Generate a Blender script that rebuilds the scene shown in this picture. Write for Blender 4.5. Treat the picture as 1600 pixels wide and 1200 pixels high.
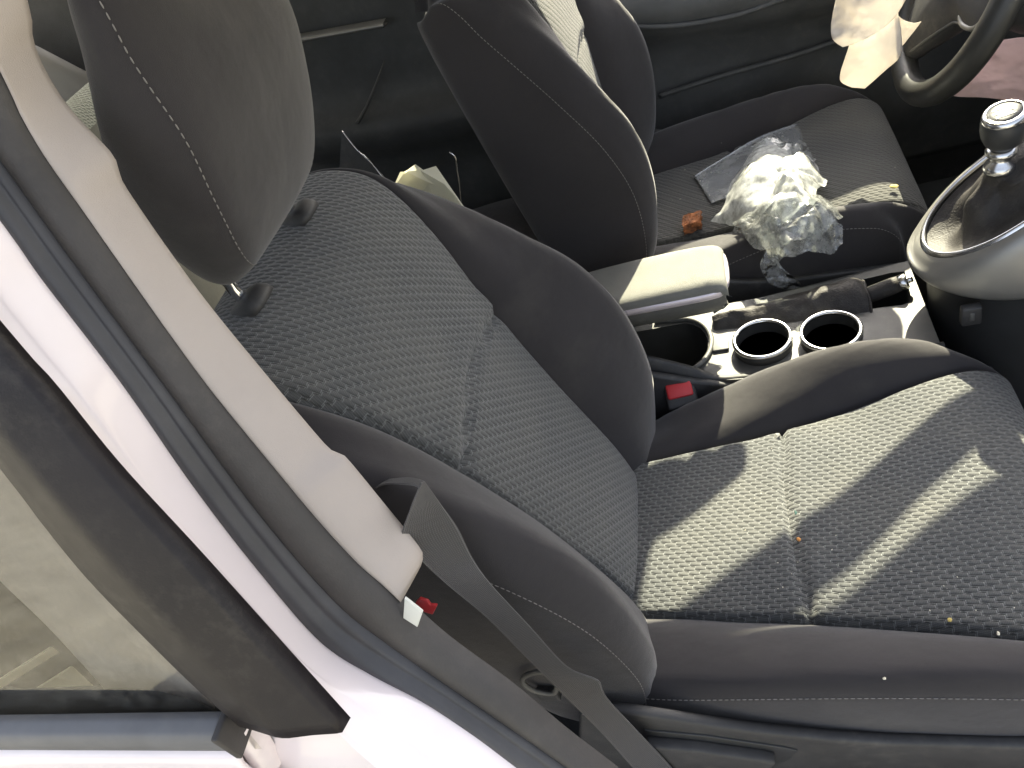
import bpy, bmesh, math, random
from mathutils import Vector, noise
R = math.radians
for o in list(bpy.data.objects): bpy.data.objects.remove(o)
scn = bpy.context.scene
COL = scn.collection
random.seed(7)

# ------------------------------------------------------------------ camera
FPX = 1202.0                       # focal length in pixels of the 1600 px wide photograph
yaw, pitch, roll = R(25.04), R(40.1), R(26.2)
CAM = Vector((0, -.003, 1.446))
FW = Vector((-math.sin(yaw)*math.cos(pitch), math.cos(yaw)*math.cos(pitch), -math.sin(pitch)))
_r = Vector((math.cos(yaw), math.sin(yaw), 0)); _u = _r.cross(FW)
RT = _r*math.cos(roll) - _u*math.sin(roll); UP = _r*math.sin(roll) + _u*math.cos(roll)
cd = bpy.data.cameras.new('camera'); cam = bpy.data.objects.new('camera', cd); COL.objects.link(cam)
cd.sensor_width = 36; cd.lens = FPX*36/1600; cd.clip_start = .01; cd.clip_end = 500
from mathutils import Matrix
m = Matrix((RT, UP, -FW)).transposed().to_4x4(); m.translation = CAM
cam.matrix_world = m
scn.camera = cam
scn.render.resolution_x, scn.render.resolution_y = 1024, 768

# ------------------------------------------------------------------ light
SUNDIR = Vector((.24, 1, .75)).normalized()          # towards the sun: beyond the driver's door
EL = math.asin(SUNDIR.z)
w = bpy.data.worlds.new('World'); scn.world = w; w.use_nodes = True
nt = w.node_tree; bg = nt.nodes['Background']
sky = nt.nodes.new('ShaderNodeTexSky'); sky.sky_type = 'NISHITA'; sky.sun_disc = False
sky.sun_elevation = EL; sky.sun_rotation = math.atan2(SUNDIR.x, SUNDIR.y)
sky.dust_density = 4.0; sky.ozone_density = .4; sky.air_density = .8
hs = nt.nodes.new('ShaderNodeHueSaturation'); hs.inputs['Saturation'].default_value = .48; nt.links.new(sky.outputs[0], hs.inputs['Color']); nt.links.new(hs.outputs[0], bg.inputs[0]); bg.inputs[1].default_value = .10
ld = bpy.data.lights.new('sun', 'SUN'); ld.energy = 5.0; ld.angle = R(.55); ld.color = (1, .935, .68)
sun = bpy.data.objects.new('sun', ld); COL.objects.link(sun)
sun.rotation_euler = (-SUNDIR).to_track_quat('-Z', 'Y').to_euler()
vs = scn.view_settings
vs.view_transform = 'Standard'; vs.look = 'None'; vs.exposure = 2.4; vs.gamma = 1

# ------------------------------------------------------------------ helpers: pixels to points
def ray(px, py): return FW*FPX + RT*(px-800) + UP*(600-py)
def at(px, py, x=None, y=None, z=None):
    d = ray(px, py)
    t = (x-CAM.x)/d.x if x is not None else (y-CAM.y)/d.y if y is not None else (z-CAM.z)/d.z
    return CAM + d*t
DP0 = Vector((-.35, .2, .942)); DN = Vector((0, 1, -.33)).normalized()   # plane of the near side of the car
def side(px, py, d=0):
    v = ray(px, py); return CAM + v*((DN.dot(DP0 + DN*d - CAM))/DN.dot(v))

# ------------------------------------------------------------------ helpers: curves and meshes
def cr(P, n, closed=False):
    """Catmull-Rom through P, n samples evenly spread over the control points' chord length"""
    P = [Vector(p) for p in P]; k = len(P)
    seg = k if closed else k-1
    L = [0]
    for i in range(seg): L.append(L[-1] + (P[(i+1) % k]-P[i]).length)
    out = []
    for j in range(n):
        s = L[-1]*j/(n if closed else n-1); i = 0
        while i < seg-1 and L[i+1] < s: i += 1
        t = (s-L[i])/max(1e-9, L[i+1]-L[i])
        g = (lambda q: P[q % k]) if closed else (lambda q: P[min(max(q, 0), k-1)])
        a, b, c, d = g(i-1), g(i), g(i+1), g(i+2)
        out.append(.5*((2*b) + (c-a)*t + (2*a-5*b+4*c-d)*t*t + (3*b-3*c+d-a)*t**3))
    return out
def lin(P, n):
    P = [Vector(p) for p in P]; L = [0]
    for i in range(len(P)-1): L.append(L[-1]+(P[i+1]-P[i]).length)
    out = []
    for j in range(n):
        s = L[-1]*j/(n-1); i = 0
        while i < len(P)-2 and L[i+1] < s: i += 1
        t = (s-L[i])/max(1e-9, L[i+1]-L[i]); out.append(P[i].lerp(P[i+1], t))
    return out
def smooth1(K, V, x):
    """1-d monotone-ish cubic through keys"""
    if x <= K[0]: return V[0]
    if x >= K[-1]: return V[-1]
    i = 0
    while K[i+1] < x: i += 1
    t = (x-K[i])/(K[i+1]-K[i]); h = K[i+1]-K[i]
    def sl(j):
        if j == 0: return (V[1]-V[0])/(K[1]-K[0])
        if j == len(K)-1: return (V[-1]-V[-2])/(K[-1]-K[-2])
        return (V[j+1]-V[j-1])/(K[j+1]-K[j-1])
    m0, m1 = sl(i)*h, sl(i+1)*h
    return (2*t**3-3*t*t+1)*V[i] + (t**3-2*t*t+t)*m0 + (-2*t**3+3*t*t)*V[i+1] + (t**3-t*t)*m1

def root_of(o):
    while o.parent: o = o.parent
    return o
def link(name, me, mat, parent, smooth=True):
    me.materials.append(mat)
    if smooth: me.polygons.foreach_set('use_smooth', [True]*len(me.polygons))
    o = bpy.data.objects.new(name, me); COL.objects.link(o)
    if parent is not None: o.parent = parent
    return o
def mesh(name, V, F, mat, parent=None, smooth=True, uv=None, base=None):
    """V in world coordinates; stored relative to the thing's root"""
    off = root_of(parent).location if parent is not None else (Vector(base) if base else Vector((0, 0, 0)))
    me = bpy.data.meshes.new(name)
    me.from_pydata([tuple(Vector(v)-off) for v in V], [], F); me.update()
    if uv:
        l = me.uv_layers.new(name='UVMap')
        for lp in me.loops: l.data[lp.index].uv = uv[lp.vertex_index]
    o = link(name, me, mat, parent, smooth)
    if parent is None and base: o.location = base
    return o
def solid(o, t, off=-1):
    md = o.modifiers.new('thickness', 'SOLIDIFY'); md.thickness = t; md.offset = off; return o
def bev(o, wd=.003, seg=2, ang=35):
    md = o.modifiers.new('bevel', 'BEVEL'); md.width = wd; md.segments = seg; md.limit_method = 'ANGLE'; md.angle_limit = R(ang); return o
def sub(o, n=1):
    md = o.modifiers.new('sub', 'SUBSURF'); md.levels = md.render_levels = n; return o
def grid(name, rows, mat, parent=None, closed=False, uv=None, smooth=True, caps=False, base=None):
    n, k = len(rows), len(rows[0]); V = [p for r in rows for p in r]; F = []
    for i in range(n-1):
        for j in range(k if closed else k-1):
            a, b = i*k+j, i*k+(j+1) % k
            F.append((a, b, b+k, a+k))
    if caps:
        F.append(tuple(range(k-1, -1, -1))); F.append(tuple((n-1)*k+j for j in range(k)))
    U = [q for r in uv for q in r] if uv else None
    return mesh(name, V, F, mat, parent, smooth, U, base)
def boxv(lo, hi):
    (a, b, c), (d, e, f) = lo, hi
    V = [(a,b,c),(d,b,c),(d,e,c),(a,e,c),(a,b,f),(d,b,f),(d,e,f),(a,e,f)]
    return V, [(3,2,1,0),(4,5,6,7),(0,1,5,4),(1,2,6,5),(2,3,7,6),(3,0,4,7)]
def box(name, lo, hi, mat, parent=None, bw=.004, base=None):
    V, F = boxv(lo, hi); o = mesh(name, V, F, mat, parent, True, None, base); bev(o, bw, 3); return o
def frames(P, closed=False):
    n = len(P); out = []; up = Vector((0, 0, 1)); prev = None
    for i in range(n):
        t = (P[(i+1) % n]-P[i-1]) if closed else (P[min(i+1, n-1)]-P[max(i-1, 0)])
        t.normalize()
        if prev is None:
            a = up if abs(t.z) < .9 else Vector((1, 0, 0)); x = t.cross(a).normalized()
        else: x = (prev - t*prev.dot(t)).normalized()
        prev = x; out.append((x, t.cross(x)))
    return out
def tube_rows(P, rad, k=10, closed=False):
    fr = frames(P, closed); rows = []
    for i, p in enumerate(P):
        r = rad[i] if isinstance(rad, (list, tuple)) else rad
        a, b = fr[i]
        rows.append([p + a*r*math.cos(2*math.pi*j/k) + b*r*math.sin(2*math.pi*j/k) for j in range(k)])
    if closed: rows.append(rows[0])
    return rows
def tube(name, P, rad, mat, parent=None, k=10, closed=False, base=None):
    return grid(name, tube_rows([Vector(p) for p in P], rad, k, closed), mat, parent, True, caps=not closed, base=base)
def lathe(name, prof, mat, parent, origin, axis=(0, 0, 1), k=32):
    """prof: list of (radius, height) along axis"""
    ax = Vector(axis).normalized(); a = ax.orthogonal().normalized(); b = ax.cross(a); o = Vector(origin)
    rows = [[o+ax*h+(a*math.cos(2*math.pi*j/k)+b*math.sin(2*math.pi*j/k))*max(r, 1e-4) for j in range(k)] for r, h in prof]
    return grid(name, rows, mat, parent, True, caps=True)
def stitches(name, P, mat, parent, dash=.0042, gap=.0022, r=.00055, lift=None):
    """a run of sewing thread, every stitch a small bead of thread"""
    P = [Vector(p) for p in P]
    if lift: P = [p+Vector(lift) for p in P]
    L = sum((P[i+1]-P[i]).length for i in range(len(P)-1)); n = max(2, int(L/(dash+gap)))
    Q = lin(P, n*6+1); V, F = [], []
    for i in range(n):
        a, b = Q[i*6], Q[i*6+4]; t = (b-a).normalized(); x = t.orthogonal().normalized(); y = t.cross(x); s = len(V)
        for q, rr in ((a, r*.5), (a.lerp(b, .25), r), (a.lerp(b, .75), r), (b, r*.5)):
            for j in range(5): V.append(q + (x*math.cos(j*1.2566)+y*math.sin(j*1.2566))*rr)
        for q in range(3):
            for j in range(5): F.append((s+q*5+j, s+q*5+(j+1) % 5, s+q*5+5+(j+1) % 5, s+q*5+5+j))
    return mesh(name, V, F, mat, parent)
def empty(name, loc, label, cat, group=None):
    o = bpy.data.objects.new(name, None); o.location = loc; o.empty_display_size = .1; COL.objects.link(o)
    return tag(o, label, cat, group)
def tag(o, label=None, cat=None, group=None, kind=None):
    for k, v in (('label', label), ('category', cat), ('group', group), ('kind', kind)):
        if v: o[k] = v
    return o

# ------------------------------------------------------------------ materials
class NB:
    def __init__(s, name):
        s.m = bpy.data.materials.new(name); s.m.use_nodes = True; s.t = s.m.node_tree
        s.p = s.t.nodes['Principled BSDF']; s.out = s.t.nodes['Material Output']
    def n(s, ty, **k):
        q = s.t.nodes.new(ty)
        for a, b in k.items(): setattr(q, a, b)
        return q
    def l(s, a, b): s.t.links.new(a, b)
    def math(s, op, a, b=None, c=None, clamp=False):
        q = s.n('ShaderNodeMath', operation=op, use_clamp=clamp)
        for i, v in enumerate((a, b, c)):
            if v is None: continue
            if isinstance(v, (int, float)): q.inputs[i].default_value = v
            else: s.l(v, q.inputs[i])
        return q.outputs[0]
    def noise(s, scale, detail=3, rough=.55, co=None):
        q = s.n('ShaderNodeTexNoise'); q.inputs['Scale'].default_value = scale; q.inputs['Detail'].default_value = detail; q.inputs['Roughness'].default_value = rough
        if co is None:
            tc = s.n('ShaderNodeTexCoord'); co = tc.outputs['Object']
        s.l(co, q.inputs['Vector']); return q.outputs['Fac']
    def ramp(s, fac, stops):
        q = s.n('ShaderNodeValToRGB'); e = q.color_ramp.elements
        while len(e) < len(stops): e.new(.5)
        for i, (p, c) in enumerate(stops): e[i].position = p; e[i].color = (*c, 1)
        s.l(fac, q.inputs[0]); return q.outputs[0]
    def mix(s, fac, a, b):
        q = s.n('ShaderNodeMix', data_type='RGBA')
        for i, v in ((0, fac), (6, a), (7, b)):
            if isinstance(v, tuple): q.inputs[i].default_value = (*v, 1)
            elif isinstance(v, (int, float)): q.inputs[i].default_value = v
            else: s.l(v, q.inputs[i])
        return q.outputs[2]
    def bump(s, h, dist, strength=1.0):
        q = s.n('ShaderNodeBump'); q.inputs['Distance'].default_value = dist; q.inputs['Strength'].default_value = strength
        s.l(h, q.inputs['Height']); s.l(q.outputs[0], s.p.inputs['Normal']); return q
    def set(s, **k):
        for a, b in k.items():
            a = a.replace('_', ' ')
            if isinstance(b, tuple): s.p.inputs[a].default_value = (*b, 1) if len(b) == 3 else b
            elif isinstance(b, (int, float)): s.p.inputs[a].default_value = b
            else: s.l(b, s.p.inputs[a])
        return s

def m_plain(name, col, rough=.5, metal=0., var=.18, nscale=14, bumpd=.0, bscale=900, coat=0., spec=.5, dust=0.):
    b = NB(name); f = b.noise(nscale, 4)
    lo = tuple(c*(1-var) for c in col); hi = tuple(min(1, c*(1+var)) for c in col)
    c = b.ramp(f, [(.3, lo), (.7, hi)])
    if dust:
        d = b.noise(60, 6, .7); d2 = b.noise(7, 3)
        k = b.math('MULTIPLY', b.math('SUBTRACT', d, .48, clamp=True), b.math('SUBTRACT', d2, .3, clamp=True))
        k = b.math('MULTIPLY', k, 14*dust, clamp=True)
        c = b.mix(k, c, (.36, .33, .28))
    rr = b.math('MULTIPLY_ADD', b.noise(nscale*3, 3), .2, rough-.1)
    b.set(Base_Color=c, Roughness=rr, Metallic=metal, Coat_Weight=coat, Specular_IOR_Level=spec)
    if bumpd: b.bump(b.noise(bscale, 2), bumpd)
    return b.m

def m_cloth(name, col, dust=.18):
    """plain knitted seat cloth"""
    b = NB(name); f = b.noise(9, 5, .6); fine = b.noise(1400, 2)
    c = b.ramp(f, [(.3, tuple(x*.85 for x in col)), (.7, tuple(x*1.15 for x in col))])
    c = b.mix(b.math('MULTIPLY', fine, .35), c, tuple(x*1.8 for x in col))
    d = b.math('MULTIPLY', b.math('SUBTRACT', b.noise(6.5, 5, .62), .55, clamp=True), 1.6*dust, clamp=True)
    c = b.mix(d, c, (.30, .28, .24))
    b.set(Base_Color=c, Roughness=.92, Specular_IOR_Level=.25, Sheen_Weight=.25, Sheen_Roughness=.5)
    cr_ = b.noise(20, 3, .5); b.bump(b.math('MULTIPLY_ADD', fine, .16, cr_), .0022, .8); return b.m

def m_weave(name, base, light, pitch=.0066, length=.0145):
    """zig-zag woven seat insert; UV is in metres, rows run along U"""
    b = NB(name); uvn = b.n('ShaderNodeUVMap'); sp = b.n('ShaderNodeSeparateXYZ'); b.l(uvn.outputs[0], sp.inputs[0])
    wob = b.math('MULTIPLY', b.math('SUBTRACT', b.noise(30, 2), .5), .0016)
    u, v = sp.outputs[0], b.math('ADD', sp.outputs[1], wob)
    vr = b.math('DIVIDE', v, pitch)
    k = b.math('FLOOR', vr)
    uu = b.math('ADD', b.math('DIVIDE', u, length), b.math('MULTIPLY', k, .44))
    fu = b.math('FRACT', uu)
    # the thread bundle of each row climbs and then steps down
    st = b.math('MULTIPLY', b.math('SUBTRACT', fu, .5), .5)
    w_ = b.math('FRACT', b.math('ADD', vr, st))
    ridge = b.math('POWER', b.math('ABSOLUTE', b.math('SINE', b.math('MULTIPLY', w_, math.pi))), .55)
    dt = b.math('ABSOLUTE', b.math('SUBTRACT', fu, .5))
    near_ = b.math('SUBTRACT', .5, dt)                                  # distance to the step, in lengths of a float
    tick = b.math('SUBTRACT', 1, b.math('MULTIPLY', b.math('ABSOLUTE', b.math('SUBTRACT', near_, .06)), 20), clamp=True)
    thr = b.math('MULTIPLY_ADD', b.math('SINE', b.math('MULTIPLY', v, 2*math.pi/.0014)), .5, .5)
    thu = b.math('MULTIPLY_ADD', b.math('SINE', b.math('MULTIPLY', u, 2*math.pi/.0016)), .5, .5)
    fine = b.math('MULTIPLY', thr, thu)
    var = b.noise(8, 4)
    c0 = b.mix(ridge, tuple(x*.30 for x in base), base)
    tk = b.math('MULTIPLY', tick, b.math('GREATER_THAN', ridge, .5))
    c1 = b.mix(b.math('MULTIPLY', tk, .8), c0, light)
    c2 = b.mix(b.math('MULTIPLY', fine, .3), c1, tuple(x*1.9 for x in base))
    c3 = b.mix(b.math('MULTIPLY', b.math('SUBTRACT', var, .42, clamp=True), .5), c2, (.2, .19, .16))
    h = b.math('ADD', b.math('MULTIPLY', ridge, .75), b.math('MULTIPLY_ADD', fine, .18, b.math('MULTIPLY', tk, .12)))
    b.set(Base_Color=c3, Roughness=.85, Specular_IOR_Level=.3, Sheen_Weight=.25)
    b.bump(h, .0022, .9); return b.m

def m_film(name, col=(.92, .95, .95), opac=.3, gloss=.08, bumpd=.003, scale=40):
    """thin clear plastic film: mostly lets light through, with glossy crinkles"""
    b = NB(name); t = b.t
    tr = b.n('ShaderNodeBsdfTransparent'); tr.inputs[0].default_value = (*col, 1)
    gl = b.n('ShaderNodeBsdfGlossy'); gl.inputs['Roughness'].default_value = gloss
    df = b.n('ShaderNodeBsdfTranslucent'); df.inputs[0].default_value = (.85, .87, .85, 1)
    dd = b.n('ShaderNodeBsdfDiffuse'); dd.inputs[0].default_value = (.85, .87, .85, 1)
    bp = b.n('ShaderNodeBump'); bp.inputs['Distance'].default_value = bumpd; b.l(b.noise(scale, 6, .65), bp.inputs['Height'])
    for q in (gl, df, dd): b.l(bp.outputs[0], q.inputs['Normal'])
    md = b.n('ShaderNodeMixShader'); md.inputs[0].default_value = .5; b.l(df.outputs[0], md.inputs[1]); b.l(dd.outputs[0], md.inputs[2])
    m1 = b.n('ShaderNodeMixShader'); b.l(tr.outputs[0], m1.inputs[1]); b.l(md.outputs[0], m1.inputs[2])
    f = b.math('MULTIPLY', b.math('POWER', b.noise(scale*1.3, 5, .7), 1.6), opac*2.6, clamp=True); b.l(f, m1.inputs[0])
    fr = b.n('ShaderNodeFresnel'); fr.inputs[0].default_value = 1.5; b.l(bp.outputs[0], fr.inputs['Normal'])
    m2 = b.n('ShaderNodeMixShader'); b.l(b.math('MULTIPLY', fr.outputs[0], 1.6, clamp=True), m2.inputs[0]); b.l(m1.outputs[0], m2.inputs[1]); b.l(gl.outputs[0], m2.inputs[2])
    b.l(m2.outputs[0], b.out.inputs[0]); return b.m

def m_glass(name, tint=(.90, .90, .85), dust=.12):
    b = NB(name)
    tr = b.n('ShaderNodeBsdfTransparent'); tr.inputs[0].default_value = (*tint, 1)
    gl = b.n('ShaderNodeBsdfGlossy'); gl.inputs['Roughness'].default_value = .02
    df = b.n('ShaderNodeBsdfDiffuse'); df.inputs[0].default_value = (.5, .48, .42, 1)
    m1 = b.n('ShaderNodeMixShader'); b.l(tr.outputs[0], m1.inputs[1]); b.l(df.outputs[0], m1.inputs[2])
    k = b.math('MULTIPLY', b.math('SUBTRACT', b.noise(45, 8, .75), .38, clamp=True), dust*3, clamp=True); b.l(k, m1.inputs[0])
    fr = b.n('ShaderNodeFresnel'); fr.inputs[0].default_value = 1.5
    m2 = b.n('ShaderNodeMixShader'); b.l(fr.outputs[0], m2.inputs[0]); b.l(m1.outputs[0], m2.inputs[1]); b.l(gl.outputs[0], m2.inputs[2])
    b.l(m2.outputs[0], b.out.inputs[0]); return b.m

def m_fabric_thin(name, col, trans=.35):
    b = NB(name); fine = b.noise(700, 2); big = b.noise(11, 4)
    c = b.ramp(big, [(.3, tuple(x*.86 for x in col)), (.7, col)])
    d = b.n('ShaderNodeBsdfDiffuse'); t = b.n('ShaderNodeBsdfTranslucent'); b.l(c, d.inputs[0]); b.l(c, t.inputs[0])
    bp = b.n('ShaderNodeBump'); bp.inputs['Distance'].default_value = .004
    b.l(b.math('MULTIPLY_ADD', fine, .1, b.math('MULTIPLY', b.noise(16, 2), .5)), bp.inputs['Height'])
    b.l(bp.outputs[0], d.inputs['Normal'])
    mx = b.n('ShaderNodeMixShader'); mx.inputs[0].default_value = trans; b.l(d.outputs[0], mx.inputs[1]); b.l(t.outputs[0], mx.inputs[2])
    b.l(mx.outputs[0], b.out.inputs[0]); return b.m

M = {}
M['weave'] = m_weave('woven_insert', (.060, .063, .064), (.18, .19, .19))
M['weave_muted'] = m_weave('muted_woven_insert', (.045, .045, .042), (.07, .07, .066))  # same weave, its pattern dimmed in the colour as under glare
M['cloth'] = m_cloth('seat_cloth', (.0255, .0235, .0248))
M['carpet'] = m_plain('carpet', (.055, .058, .06), .95, bumpd=.002, bscale=500)
M['thread'] = m_plain('thread', (.20, .19, .18), .8)
M['moulding'] = m_plain('weathered_rubber', (.13, .132, .138), .55, dust=.06)
M['dark'] = m_plain('dark_plastic', (.031, .031, .032), .55, bumpd=.0003, bscale=1500, dust=.08)
M['lining'] = m_plain('door_lining_plastic', (.055, .058, .060), .6, bumpd=.0004, bscale=900, dust=.06)
M['grey'] = m_plain('console_plastic', (.085, .085, .08), .5, bumpd=.0003, bscale=1500, dust=.1)
M['black'] = m_plain('black_plastic', (.026, .027, .028), .45)
M['rubber'] = m_plain('seal_rubber', (.046, .042, .040), .6, bumpd=.0003, bscale=500, dust=.05)
M['lip'] = m_plain('seal_lip_rubber', (.05, .05, .055), .5, dust=.03)
M['applique'] = m_plain('pillar_cover_film', (.011, .009, .011), .46, spec=.3, nscale=6, dust=.06, bumpd=.0002)
M['paint'] = m_plain('white_paint', (.87, .785, .79), .22, var=.03, coat=.6)
M['beige'] = m_plain('beige_trim', (.40, .355, .325), .6, var=.04, bumpd=.0003, bscale=1300)
M['rim'] = m_plain('armrest_rim_paint', (.62, .56, .60), .3, metal=.35, var=.04)
M['beigepad'] = m_plain('armrest_cloth', (.155, .155, .14), .9, var=.12, bumpd=.0008, bscale=900)
M['silver'] = m_plain('silver_paint', (.27, .265, .25), .42, metal=.6, var=.06)
M['satin'] = m_plain('satin_chrome', (.62, .62, .62), .22, metal=1, var=.05)
M['chrome'] = m_plain('chrome', (.75, .76, .78), .08, metal=1, var=.03)
M['leather'] = m_plain('boot_leather', (.030, .027, .025), .62, spec=.35, bumpd=.0009, bscale=380, dust=.1)
M['grip'] = m_plain('wheel_leather', (.026, .026, .024), .42, bumpd=.0003, bscale=700)
M['red'] = m_plain('red_plastic', (.50, .03, .035), .4, var=.08)
def m_web():
    b = NB('belt_webbing'); uvn = b.n('ShaderNodeUVMap'); sp = b.n('ShaderNodeSeparateXYZ'); b.l(uvn.outputs[0], sp.inputs[0])
    rib = b.math('MULTIPLY_ADD', b.math('SINE', b.math('MULTIPLY', sp.outputs[0], 2*math.pi*22)), .5, .5)
    wf = b.math('MULTIPLY_ADD', b.math('SINE', b.math('MULTIPLY_ADD', sp.outputs[1], 2*math.pi/.0022, b.math('MULTIPLY', sp.outputs[0], 40))), .5, .5)
    h = b.math('MULTIPLY', rib, b.math('MULTIPLY_ADD', wf, .5, .5))
    edge = b.math('GREATER_THAN', b.math('ABSOLUTE', b.math('SUBTRACT', sp.outputs[0], .5)), .455)
    c = b.mix(h, (.028, .027, .028), (.065, .062, .064)); c = b.mix(b.math('MULTIPLY', edge, .6), c, (.085, .082, .082))
    b.set(Base_Color=c, Roughness=.6, Sheen_Weight=.15); b.bump(h, .0007, .8); return b.m
M['webbing'] = m_web()
M['airbag'] = m_fabric_thin('airbag_cloth', (.82, .77, .70))
M['pink'] = m_fabric_thin('pink_airbag_cloth', (.76, .56, .55), .3)
M['card'] = m_fabric_thin('pale_card', (.80, .78, .64), .45)
M['film'] = m_film('clear_film', opac=.34, gloss=.1, bumpd=.001, scale=50)
M['film_glare'] = m_film('glare_white_film', opac=.9, gloss=.25, bumpd=.001, scale=45)  # clear bag film turned opaque white where sun glare blows it out
M['film2'] = m_film('milky_film', (.8, .84, .9), .33, .2, .001, 14)
M['glass'] = m_glass('dusty_window_glass')
M['dimglass'] = m_glass('sun_dimming_glass', (.34, .35, .34), .02)  # tint added to cut the sun reaching the rear bench
M['ground'] = m_plain('dry_ground', (.30, .28, .24), .95, nscale=3, var=.25, bumpd=.01, bscale=60)
M['roof'] = m_plain('headliner', (.45, .43, .40), .9, var=.03)
M['chunk'] = m_plain('reddish_crumb', (.24, .085, .028), .8, nscale=90, var=.75, bumpd=.004, bscale=160)
M['shard'] = m_plain('green_glass_shard', (.05, .09, .085), .12, var=.2)
M['orange'] = m_plain('orange_bead', (.75, .33, .08), .4)
M['crumb'] = m_plain('crumb', (.55, .52, .42), .8, nscale=200, var=.4)
M['leaf'] = m_plain('dry_leaf', (.42, .33, .10), .8)
M['print'] = m_plain('white_print', (.8, .8, .78), .5, var=.02)
M['ivory'] = m_plain('ivory_plastic', (.62, .63, .58), .5, var=.03)

# ------------------------------------------------------------------ ground
V, F = boxv((-60, -60, -.3), (60, 60, 0))
tag(mesh('ground', V, F, M['ground'], None, False), kind='structure')

# ------------------------------------------------------------------ car body
YM = 1.014                                     # centre line of the car
body = empty('car', (-.3, YM, .16), 'white car body seen through the open front passenger doorway with beige pillar trim', 'car')
floor = box('floor_carpet', (-2.0, .26, .18), (1.1, 1.80, .215), M['carpet'], body)
box('roof_panel', (-2.0, .45, 1.505), (.20, 1.575, 1.57), M['roof'], body, .01)
for s in (-1, 1):
    yy = YM + s*.545
    up_ = .07 if s < 0 else 0
    tube('roof_rail', cr([Vector(q_)+Vector((0, 0, up_)) for q_ in [(-2.0, yy+.0, 1.38), (-1.2, yy, 1.45), (-.6, yy, 1.47), (-.2, yy, 1.50), (.12, yy, 1.50)]], 16), .038, M['paint'], body, 12)
tube('header_rail', cr([(.16, .50, 1.50), (.20, YM, 1.535), (.16, 1.53, 1.50)], 10), .032, M['roof'], body, 10)
# windscreen pillar, added shadow-casting divider and centre pillar of the driver's side
def strut(name, a, b, wdir, wa, wb, th, mat):
    a, b = Vector(a), Vector(b); wd = Vector(wdir).normalized(); ax = (b-a).normalized(); wd = (wd-ax*wd.dot(ax)).normalized(); nn = ax.cross(wd).normalized()
    rows = []
    for p, ww in ((a, wa), (a.lerp(b, .5), (wa+wb)/2), (b, wb)):
        rows.append([p+wd*ww/2*math.cos(t)*(abs(math.cos(t))**-.5 if abs(math.cos(t)) > 1e-3 else 0)+nn*th/2*math.sin(t) for t in [2*math.pi*i/16 for i in range(16)]])
    return grid(name, rows, mat, body, True, caps=True)
PT, PB = Vector((.14, 1.55, 1.49)), Vector((.99, 1.72, .98))
fwd = Vector((.5, 0, .866))
def slab(name, lo, hi, zlo, ylo, zhi, yhi, th, mat, n=10):
    rows = []
    for i in range(n):
        f = i/(n-1); a = lo[0]+(hi[0]-lo[0])*f; b = lo[1]+(hi[1]-lo[1])*f; y = ylo+(yhi-ylo)*f; z = zlo+(zhi-zlo)*f; m_ = (a+b)/2; h = (b-a)/2
        rows.append([Vector((m_+h*math.copysign(abs(math.cos(t))**.5, math.cos(t)), y+th/2*math.copysign(abs(math.sin(t))**.5, math.sin(t)), z)) for t in [2*math.pi*k/20 for k in range(20)]])
    return grid(name, rows, mat, body, True, caps=True)
slab('shadow_divider', (1.045, 1.08), (-.182, .013), .98, 1.72, 1.49, 1.55, .03, M['dark'])  # unseen bar added and sized so its shadow stripes the passenger cushion
slab('windscreen_pillar', (1.38, 1.55), (-.004, .441), .98, 1.72, 1.49, 1.55, .04, M['roof'])  # unseen, widened so its shadow covers the near part of the cushion
strut('centre_pillar', (-.46, 1.80, .9), (-.50, 1.57, 1.50), (1, 0, 0), .13, .11, .06, M['roof'])
strut('rear_pillar', (-1.55, 1.76, .9), (-1.75, 1.56, 1.46), (1, 0, 0), .4, .25, .06, M['roof'])
strut('rear_pillar', (-1.55, .27, .9), (-1.75, .47, 1.46), (1, 0, 0), .4, .25, .06, M['roof'])
box('quarter_panel', (-2.0, 1.77, .30), (-1.34, 1.80, 1.46), M['carpet'], body, .01)
box('tailgate_panel', (-2.05, .35, .18), (-1.98, 1.68, 1.02), M['dark'], body)
box('firewall_panel', (1.08, .30, .18), (1.14, 1.74, .96), M['carpet'], body)
box('far_sill', (-2.0, 1.80, .18), (1.1, 1.86, .40), M['dark'], body)
box('sill', (-1.6, .17, .18), (1.1, .26, .36), M['paint'], body, .02)

# near-side centre pillar, band by band across the doorway edge
def ext(P, a=0, b=0):
    P = list(P)
    if a: P.insert(0, P[0] + (P[0]-P[1]).normalized()*a)
    if b: P.append(P[-1] + (P[-1]-P[-2]).normalized()*b)
    return P
E1 = [(43,0),(52,62),(75,117),(112,172),(172,236),(183,256),(190,280),(207,308),(260,385),(330,480),(430,602),(508,694),(520,702),(532,708),(546,720),(600,786),(652,850),(661,868),(658,884)]
E2 = [(0,110),(30,175),(70,245),(130,330),(200,430),(260,515),(330,610),(420,720),(500,815),(560,880),(600,915),(626,941)]
E2b = [(700,1008),(800,1082),(880,1150),(945,1200),(1010,1250),(1150,1350)]
E3b = [(0,250),(100,390),(250,593),(400,798),(520,938),(600,1003),(700,1072),(800,1140),(880,1195),(960,1250),(1090,1350)]
E3 = [(0,345),(60,430),(190,600),(300,758),(400,888),(500,1003),(580,1055),(660,1097),(740,1150),(800,1195),(900,1270),(1000,1350)]
E4 = [(0,540),(65,612),(170,740),(300,880),(420,1012),(538,1142),(640,1232),(760,1340)]
N_ = 90
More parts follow.
